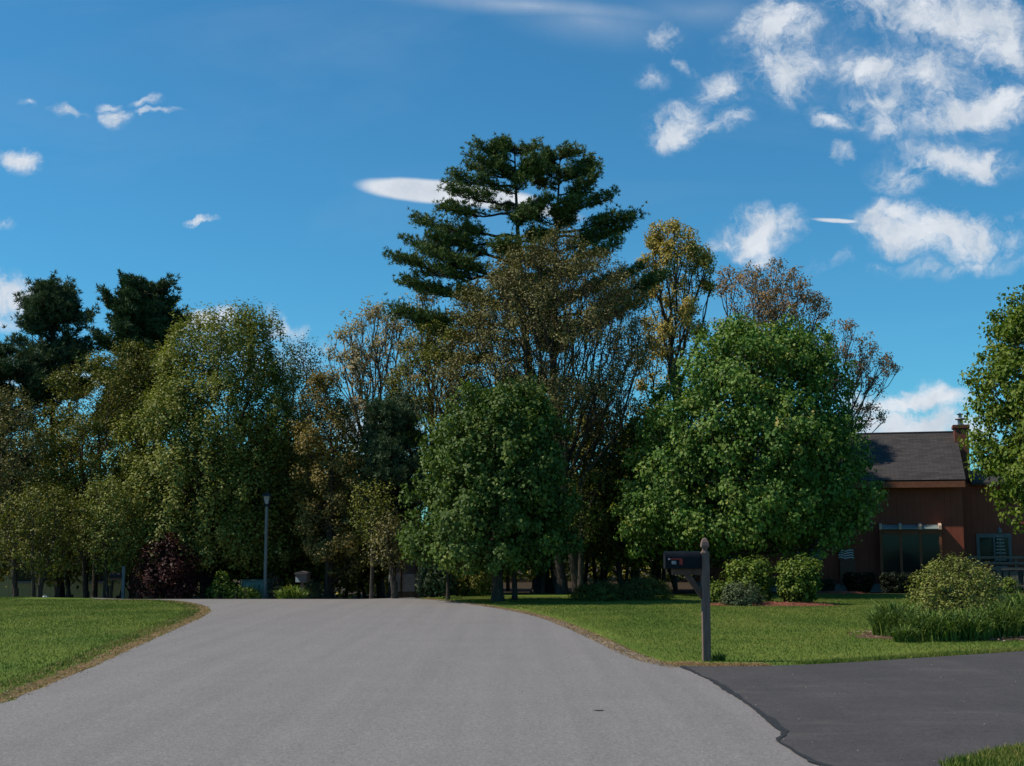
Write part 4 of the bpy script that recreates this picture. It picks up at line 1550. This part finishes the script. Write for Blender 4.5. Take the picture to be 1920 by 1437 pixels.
# trimmed hedges at the house
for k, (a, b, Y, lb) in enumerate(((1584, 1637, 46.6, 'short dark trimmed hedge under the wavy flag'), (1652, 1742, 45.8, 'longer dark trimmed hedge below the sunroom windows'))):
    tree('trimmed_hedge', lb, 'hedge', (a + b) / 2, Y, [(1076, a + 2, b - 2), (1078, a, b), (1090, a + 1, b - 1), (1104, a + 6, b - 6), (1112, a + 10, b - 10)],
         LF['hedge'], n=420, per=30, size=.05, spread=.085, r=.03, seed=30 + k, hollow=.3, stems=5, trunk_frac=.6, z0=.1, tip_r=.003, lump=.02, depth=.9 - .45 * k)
tree('low_bush', 'small leafy plant on the bed below the deck railing', 'shrub', 1893, 44.5, [(1086, 1885, 1903), (1096, 1876, 1912), (1108, 1878, 1908)], LF['shrub'], n=60, per=16, size=.06, spread=.12, r=.02, seed=35, stems=3, z0=.1, tip_r=.003)
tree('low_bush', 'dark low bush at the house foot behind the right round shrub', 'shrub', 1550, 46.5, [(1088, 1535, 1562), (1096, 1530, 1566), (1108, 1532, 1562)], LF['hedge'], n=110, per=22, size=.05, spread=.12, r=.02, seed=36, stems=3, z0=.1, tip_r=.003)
# ---- beyond the crest
tree('yellow_shrub', 'loose yellow green shrub left of the utility cabinet', 'shrub', 412, 42.5, [(1074, 408, 428), (1090, 398, 432), (1104, 388, 440), (1120, 386, 446)], LF['hosta'], n=110, per=16, size=.075, spread=.15, r=.03, seed=40, stems=5, z0=.1, tip_r=.004, hollow=.6)
tree('low_hedge', 'low bright green hedge in front of the utility cabinet', 'shrub', 450, 42.6, [(1104, 425, 475), (1110, 416, 486), (1122, 414, 490)], LF['shrub'], n=240, per=18, size=.055, spread=.13, r=.03, seed=41, stems=5, z0=.1, tip_r=.003, depth=.5)
tree('lilac_shrub', 'thin pink flowering shrub just right of the lamp post', 'shrub', 512, 43.4, [(1076, 505, 514), (1090, 500, 522), (1105, 500, 532), (1122, 502, 534)], LF['lilac'], n=100, per=16, size=.06, spread=.12, r=.02, seed=42, stems=4, z0=.1, tip_r=.003, column=1.4)
clump('leafy_plant', 'bright green strap leaved plant left of the wooden roadside box', gxx(545, 41.2), 41.2, .38, .3, 330, .52, 43, leaf='hosta', w=.045)
tree('low_bush', 'small green bush right of the wooden roadside box', 'shrub', 586, 42.8, [(1090, 578, 592), (1100, 572, 604), (1122, 572, 606)], LF['grey'], n=80, per=18, size=.06, spread=.13, r=.02, seed=44, stems=3, z0=.1, tip_r=.003)
tree('rhododendron', 'dusky green rounded bush under the left side of the smaller maple', 'shrub', 815, 40.5, [(1052, 800, 830), (1065, 788, 845), (1085, 782, 855), (1112, 786, 852)], LF['grey'], n=260, per=20, size=.085, spread=.17, r=.05, seed=45, stems=5, z0=.1, tip_r=.004, hollow=.4)
tree('brown_bush', 'brownish bush between the grey green bush and the maple trunk', 'shrub', 880, 41, [(1050, 865, 900), (1070, 850, 918), (1090, 845, 925), (1118, 850, 920)], LF['brush'], n=260, per=26, size=0.064, spread=.18, r=.05, seed=46, stems=5, z0=.1, tip_r=.004)
tree('japanese_maple', 'dark red leaved maple bush left of the road end', 'tree', 318, 42.5,
     [(1005, 295, 330), (1020, 270, 355), (1045, 250, 375), (1075, 244, 385), (1100, 248, 386), (1116, 256, 380)], LF['red'], n=330, per=26, size=.085, spread=.24, r=.08, seed=47, stems=3, hollow=.45, z0=.1, tip_r=.005, lump=.5)
# ---- twin white pines
pine('white_pine', 'tall dark white pine with its top left of the other pine top', 1014, 968, 270, 47, [
    (287, 905, 282), (279, 935, 278), (282, 1000, 278), (292, 985, 276), (317, 890, 301), (327, 1005, 306), (307, 920, 291), (337, 891, 306), (352, 861, 338), (387, 853, 366), (402, 843, 394), (447, 805, 414), (457, 813, 441), (487, 788, 448), (522, 771, 496), (527, 813, 486),
    (567, 783, 531), (607, 763, 586), (647, 813, 616), (337, 1010, 316), (407, 1020, 386), (457, 1010, 436), (587, 873, 561), (667, 823, 666)],
     LF['pine'], seed=51, r=.29, extra=13, low=760, tuft=.14, dens=1.8, thick=.30, spanl=2.3)
pine('white_pine', 'tall dark white pine with its top right of the other pine top', 1038, 1048, 284, 47.6, [
    (297, 1080, 292), (292, 1060, 290), (317, 1030, 298), (322, 1100, 306), (337, 1108, 318), (357, 1010, 341), (367, 1100, 361), (347, 1108, 316), (387, 1110, 346), (407, 1135, 371), (437, 1180, 410), (447, 1168, 426), (477, 1128, 441), (497, 1143, 471), (567, 1183, 508), (607, 1218, 536),
    (627, 1188, 576), (647, 1128, 606), (427, 1000, 406), (527, 1100, 496), (567, 1110, 536)],
     LF['pine'], seed=52, r=.26, extra=11, low=760, tuft=.14, dens=1.8, thick=.30, spanl=2.2)
# ---- left pines
pine('white_pine', 'open topped pine standing furthest left against the sky', 112, 98, 545, 52, [
    (640, 45, 575), (610, 140, 575), (680, 25, 640), (660, 172, 610), (740, 0, 700), (700, 180, 655), (720, 60, 690), (650, 60, 600), (600, 80, 550), (590, 120, 548), (760, 20, 735)],
     LF['pineblue'], seed=53, r=.2, extra=44, low=760, tuft=.20, dens=1.2, thick=.5, spanl=2.0)
pine('white_pine', 'dense dark pine rising left of the big olive tree', 258, 262, 540, 51, [
    (640, 205, 570), (600, 240, 548), (600, 290, 552), (650, 325, 590), (700, 190, 640), (690, 335, 610), (750, 175, 700), (740, 320, 660), (660, 310, 575)],
     LF['pinedark'], seed=54, r=.2, extra=80, low=820, tuft=.20, dens=1.5, thick=.5, spanl=2.0)
pine('white_pine', 'dark low pine boughs at the left edge of the photo', -40, -30, 660, 50, [
    (780, 45, 760), (740, 30, 700), (820, 60, 800)], LF['pinedark'], seed=55, r=.2, extra=50, low=980, tuft=.2, dens=1.2, spanl=2.6)
pine('blue_green_pine', 'soft grey green pine between the orange tree and smaller maple', 735, 738, 768, 44, [
    (860, 700, 830), (860, 775, 830), (940, 690, 900), (940, 790, 900), (1000, 700, 960)], LF['pineblue'], seed=56, r=.12, extra=70, low=1040, tuft=.16, dens=1.2, spanl=1.5)
# ---- deciduous trees, left
tree('olive_tree', 'big dense olive green tree with spiky top behind the lamp post', 'tree', 385, 45.5,
     [(590, 395, 462), (602, 350, 505), (640, 305, 535), (700, 282, 552), (760, 255, 568), (830, 235, 580), (900, 215, 585), (960, 205, 585), (1020, 210, 580), (1060, 230, 560)],
     LF['olive'], n=3200, per=52, size=0.092, spread=.27, clumps=190, fill=.55, r=.2, seed=60, hollow=.40, stems=3, column=1.9, droop=-.3, lump=.12, tip_r=.006, trunk_frac=.7, z0=.1, up=.05, jit=.06)
tree('woodland_tree', 'yellow green tree at the left above the dark mailbox', 'tree', 170, 46.5,
     [(672, 150, 225), (700, 110, 262), (760, 75, 270), (830, 50, 262), (900, 40, 255), (980, 30, 250), (1030, 50, 240)],
     LF['brush'], n=1000, per=32, size=0.080, spread=.30, clumps=60, fill=.4, r=.14, seed=61, hollow=.55, stems=2, lump=.3, tip_r=.006, z0=.1)
tree('woodland_tree', 'bright olive tree top between the dense pine and olive tree', 'tree', 262, 48.5,
     [(640, 232, 290), (665, 205, 320), (700, 190, 325), (760, 185, 320), (830, 185, 310)], LF['brush'], n=420, per=29, size=0.080, spread=.3, r=.12, seed=62, lump=.3, tip_r=.006)
tree('woodland_tree', 'dim olive tree behind the yellow green tree at the left', 'tree', 110, 54,
     [(735, 70, 150), (780, 30, 215), (850, 0, 260), (930, -20, 280), (1000, 0, 270)], LF['dark'], n=600, per=32, size=0.104, spread=.35, r=.13, seed=163, clumps=50, fill=.5, tip_r=.006)
tree('woodland_tree', 'brownish tree filling the left edge of the photo', 'tree', 20, 44.5,
     [(735, -40, 50), (770, -70, 85), (830, -80, 100), (900, -80, 110), (980, -80, 112), (1040, -60, 100)], LF['oak'], n=650, per=26, size=0.080, spread=.33, r=.13, seed=63, stems=2, lump=.35, hollow=.6, tip_r=.006, z0=.1)
tree('woodland_tree', 'low leafy tree in front of the yellow house at left', 'tree', 78, 42.5,
     [(905, 40, 120), (940, 0, 160), (985, -20, 175), (1040, -10, 170), (1075, 20, 150)], LF['brush'], n=420, per=26, size=0.068, spread=.28, r=.09, seed=64, stems=3, lump=.3, hollow=.6, tip_r=.005, z0=.1)
tree('woodland_tree', 'low speckled tree left of the red leaved maple', 'tree', 205, 42.8,
     [(900, 170, 230), (935, 150, 262), (980, 140, 275), (1030, 150, 265), (1070, 170, 250)], LF['olive'], n=420, per=26, size=0.068, spread=.28, r=.08, seed=65, stems=3, lump=.3, hollow=.6, tip_r=.005, z0=.1)
tree('woodland_tree', 'greyish green feathery tree top right of the olive tree', 'tree', 560, 50,
     [(640, 545, 585), (665, 525, 605), (710, 520, 618), (780, 520, 625), (860, 525, 620)], LF['grey'], n=420, per=29, size=0.072, spread=.3, r=.12, seed=66, lump=.2, column=1.5, tip_r=.006)
tree('orange_tree', 'orange brown young leaved tree right of the lamp post', 'tree', 618, 43.5,
     [(695, 585, 620), (740, 565, 645), (800, 550, 672), (870, 548, 690), (940, 550, 700), (1000, 560, 705), (1045, 580, 700), (1080, 600, 680)],
     LF['orange'], n=900, per=32, size=0.076, spread=.25, clumps=60, fill=.35, r=.12, seed=67, stems=2, lump=.3, hollow=.5, tip_r=.006, z0=.15)
tree('woodland_tree', 'small low brownish tree on a thin trunk left of the grey shed', 'tree', 740, 38.6,
     [(960, 715, 745), (990, 690, 765), (1030, 680, 770), (1060, 690, 765)], LF['oak'], n=150, per=17, size=0.064, spread=.3, r=.085, seed=68, lump=.35, hollow=.7, tip_r=.005)
tree('pale_oak', 'open pale budding tree against the sky left of the pines', 'tree', 716, 51,
     [(560, 668, 700), (585, 632, 745), (625, 618, 790), (680, 612, 800), (740, 618, 800), (800, 650, 790), (850, 670, 780)],
     LF['pale'], n=850, per=14, size=.11, spread=.26, clumps=50, fill=.4, z0=.25, r=.17, seed=69, lump=.35, hollow=.5, tip_r=.0085, bias=.85, trunk_frac=.6, bark=BARKL, aspect=.6)
tree('pale_oak', 'pale budding tree top under the lowest left pine boughs', 'tree', 800, 49,
     [(530, 770, 820), (560, 745, 850), (620, 740, 870), (700, 740, 870), (780, 750, 870)],
     LF['pale'], n=420, per=11, size=.11, spread=.26, clumps=30, fill=.4, stems=2, z0=.3, r=.13, seed=70, lump=.35, tip_r=.008, bias=.85, aspect=.6)
tree('brown_oak', 'wide brown budding oak in front of the tall pines', 'tree', 1075, 43.5,
     [(438, 1005, 1065), (465, 955, 1110), (510, 905, 1165), (570, 860, 1215), (640, 830, 1230), (700, 820, 1225), (760, 820, 1200), (830, 850, 1160)],
     LF['oak'], n=2600, per=32, size=0.072, spread=.27, clumps=130, fill=.35, r=.24, seed=71, lump=.3, hollow=.55, tip_r=.0075, bias=.8, trunk_frac=.62, stems=2, bark=BARK, z0=.2, aspect=.7)
tree('brown_oak', 'olive brown budding tree left behind the smaller maple', 'tree', 845, 45,
     [(600, 800, 850), (640, 765, 890), (700, 730, 910), (760, 715, 920), (820, 700, 900), (880, 705, 860)],
     LF['brush'], n=900, per=22, size=0.068, spread=.24, clumps=60, fill=.35, r=.14, seed=72, lump=.35, tip_r=.0065, bias=.8)
tree('yellow_oak', 'tall yellow budding tree right of the pines', 'tree', 1225, 50,
     [(418, 1235, 1300), (445, 1210, 1330), (500, 1205, 1340), (560, 1200, 1338), (620, 1190, 1325), (680, 1190, 1300), (740, 1190, 1280)],
     LF['yellow'], n=800, per=28, size=.105, spread=.24, clumps=45, fill=.35, z0=.3, r=.17, seed=73, lump=.35, tip_r=.0075, bias=.85, trunk_frac=.5, aspect=.6, column=1.2)
tree('pink_budding_tree', 'pinkish budding tree behind the large maple top', 'tree', 1390, 59,
     [(498, 1365, 1480), (525, 1345, 1520), (580, 1338, 1545), (640, 1330, 1540), (700, 1330, 1500)],
     LF['redbud'], n=900, per=20, size=.11, spread=.24, clumps=50, fill=.4, z0=.25, r=.19, seed=74, lump=.35, tip_r=.0075, bias=.85, aspect=.6, trunk_frac=.55)
tree('pale_budding_tree', 'thin pale budding tree right behind the large maple', 'tree', 1480, 60,
     [(600, 1570, 1600), (640, 1540, 1655), (690, 1530, 1675), (740, 1530, 1680), (790, 1540, 1665), (815, 1560, 1640)],
     LF['redbud'], n=520, per=15, size=.11, spread=.24, clumps=35, fill=.4, stems=2, z0=.2, r=.15, seed=75, lump=.4, tip_r=.008, bias=.85, aspect=.6, bark=BARKL, trunk_frac=.42, top_px=1530)
tree('brown_oak', 'dark brown tree between the smaller and larger maples', 'tree', 1130, 49,
     [(700, 1090, 1200), (760, 1075, 1240), (830, 1070, 1245), (900, 1070, 1220), (980, 1075, 1200)], LF['oak'], n=600, per=19, size=0.068, spread=.28, r=.14, seed=76, lump=.35, tip_r=.007, bias=.8)
tree('woodland_tree', 'yellow speckled tree under branches left of the large maple', 'tree', 1165, 46,
     [(850, 1120, 1170), (890, 1090, 1200), (950, 1080, 1215), (1010, 1085, 1210), (1060, 1100, 1190)], LF['brush'], n=420, per=22, size=0.064, spread=.26, r=.1, seed=77, lump=.35, hollow=.6, tip_r=.006)
# slim trunks standing under the maple's shade
for k, (px, Y, w, lb) in enumerate(((965, 37.2, .07, 'slim dark leaning trunk just right of the smaller maple trunk'), (1088, 42.6, .09, 'slim shaded tree right of the pine trunks'), (840, 37.6, .05, 'thin sapling under the left side of the smaller maple'),
                                    (697, 40.5, .06, 'thin dark trunked tree left of the small low brownish tree'), (1192, 46.5, .13, 'dark trunked tree behind the juniper'))):
    tree('slim_tree', lb, 'tree', px, Y, [(870 + 12 * k, px - 30, px + 40), (920, px - 45, px + 50), (980, px - 40, px + 45), (1020, px - 25, px + 30)], LF['dark'], n=130, per=17, size=0.072, spread=.28, r=w, seed=80 + k, lump=.4, tip_r=.006, trunk_frac=.9)

# ---- shaded understory: a few built, then copied along the wood's edge
protos = []
for k, (nm, lf) in enumerate((('understory_tree', 'dark'), ('understory_tree', 'brush'), ('understory_tree', 'dark'))):
    protos.append(tree(nm, 'x', 'tree', 500 + k * 10, 50, [(860, 460, 540), (900, 435, 570), (960, 420, 585), (1030, 420, 580), (1090, 440, 560)],
                       LF[lf], n=420, per=20, size=.15, spread=.40, r=.10, seed=90 + k, lump=.35, hollow=.7, stems=3, tip_r=.007, z0=.05))


def place(src, px, Y, s, rz, label, first):
    if first:
        o = src
    else:
        o = src.copy()
        COL.objects.link(o)
        for c in list(src.children):
            d = c.copy()
            COL.objects.link(d)
            d.parent = o
    x = P(px, 1100, Y)[0]
    o.location = (x, Y, float(gz(x, Y)) - .05)
    o.scale = (s, s, s)
    o.rotation_euler = (0, 0, rz)
    o['label'] = label
    o['group'] = 'shaded understory trees behind the front row'
    return o


US = [(-40, 50, 1.1, 'understory tree at the left edge behind the brownish tree'), (120, 50, 1.1, 'understory tree behind the dark mailbox, before the yellow house'), (235, 52, 1.1, 'understory tree between yellow house and red leaved maple'),
      (330, 47.5, 1.0, 'understory tree directly behind the red leaved maple'), (420, 50, 1.15, 'understory tree behind the loose yellow green shrub'), (480, 47.5, 1.05, 'understory tree behind the lamp post'), (545, 50, 1.15, 'understory tree behind the strap leaved plant'),
      (610, 48, 1.05, 'understory tree behind the orange brown tree'), (680, 51, 1.15, 'understory tree behind the small low brownish tree'), (870, 46, .95, 'understory tree behind the brownish bush'), (945, 49, 1.1, 'understory tree behind the smaller maple trunk'),
      (1030, 46, 1.05, 'understory tree behind the pine trunks'), (1100, 50, 1.2, 'understory tree behind the slim shaded tree'), (1170, 46, 1.05, 'understory tree behind the juniper nearest the trunks'), (1240, 49, 1.2, 'understory tree behind the mailbox and juniper'),
      (1310, 47, 1.0, 'understory tree left of the brown house wall')]
for i, (px, Y, s, lb) in enumerate(US):
    place(protos[i % 3], px, Y, s, i * 1.7, lb, i < 3)
# ---- the far wood closes the gaps low between the trunks
rng = np.random.default_rng(77)
n = 60000
X = rng.uniform(-48, 19, n)
hz_ = 5.0 + 1.2 * np.sin(X * .35) + .8 * np.sin(X * .9 + 1) + .5 * np.sin(X * 2.1)
Z = rng.uniform(0, 1, n) ** .8 * hz_
Yv = 64 + rng.uniform(-2, 5, n) + np.sin(X * .8) * 1.2
C = np.stack([X, Yv, Z - 1.0], 1)
vv, ff = leaves(C, rng.normal(0, 1, (n, 3)), unit(rng.normal(0, .7, (n, 3)) + [-.4, -.6, .6]), rng.uniform(.2, .42, n), rng.uniform(.15, .3, n), .15)
tag(npmesh('distant_woods', vv, ff, LF['dark'], None, rng.uniform(0, 1, n)), 'far dark woodland seen as one mass between the trunks', kind='stuff')

# small stones and twigs lying on the asphalt
rng = np.random.default_rng(9)
n = 900
X = rng.uniform(-6, 9, n)
Yv = rng.uniform(9, 34, n)
ok = inside(X, Yv, road_poly) | inside(X, Yv, drive_poly + seam_d[::-1])
X, Yv = X[ok], Yv[ok]
n = len(X)
s_ = rng.uniform(.003, .009, n)
V = np.stack([X, Yv, np.full(n, .018)], 1)[:, None] + oct_[None] * s_[:, None, None] * rng.uniform(.7, 1.3, (n, 6, 1))
tag(npmesh('grit', V.reshape(-1, 3), (fo[None] + (np.arange(n) * 6)[:, None, None]).reshape(-1, 3), simple('grit_stone', (.30, .27, .23), .9, .7, 3)), 'scattered grit and tiny stones on the asphalt', kind='stuff')
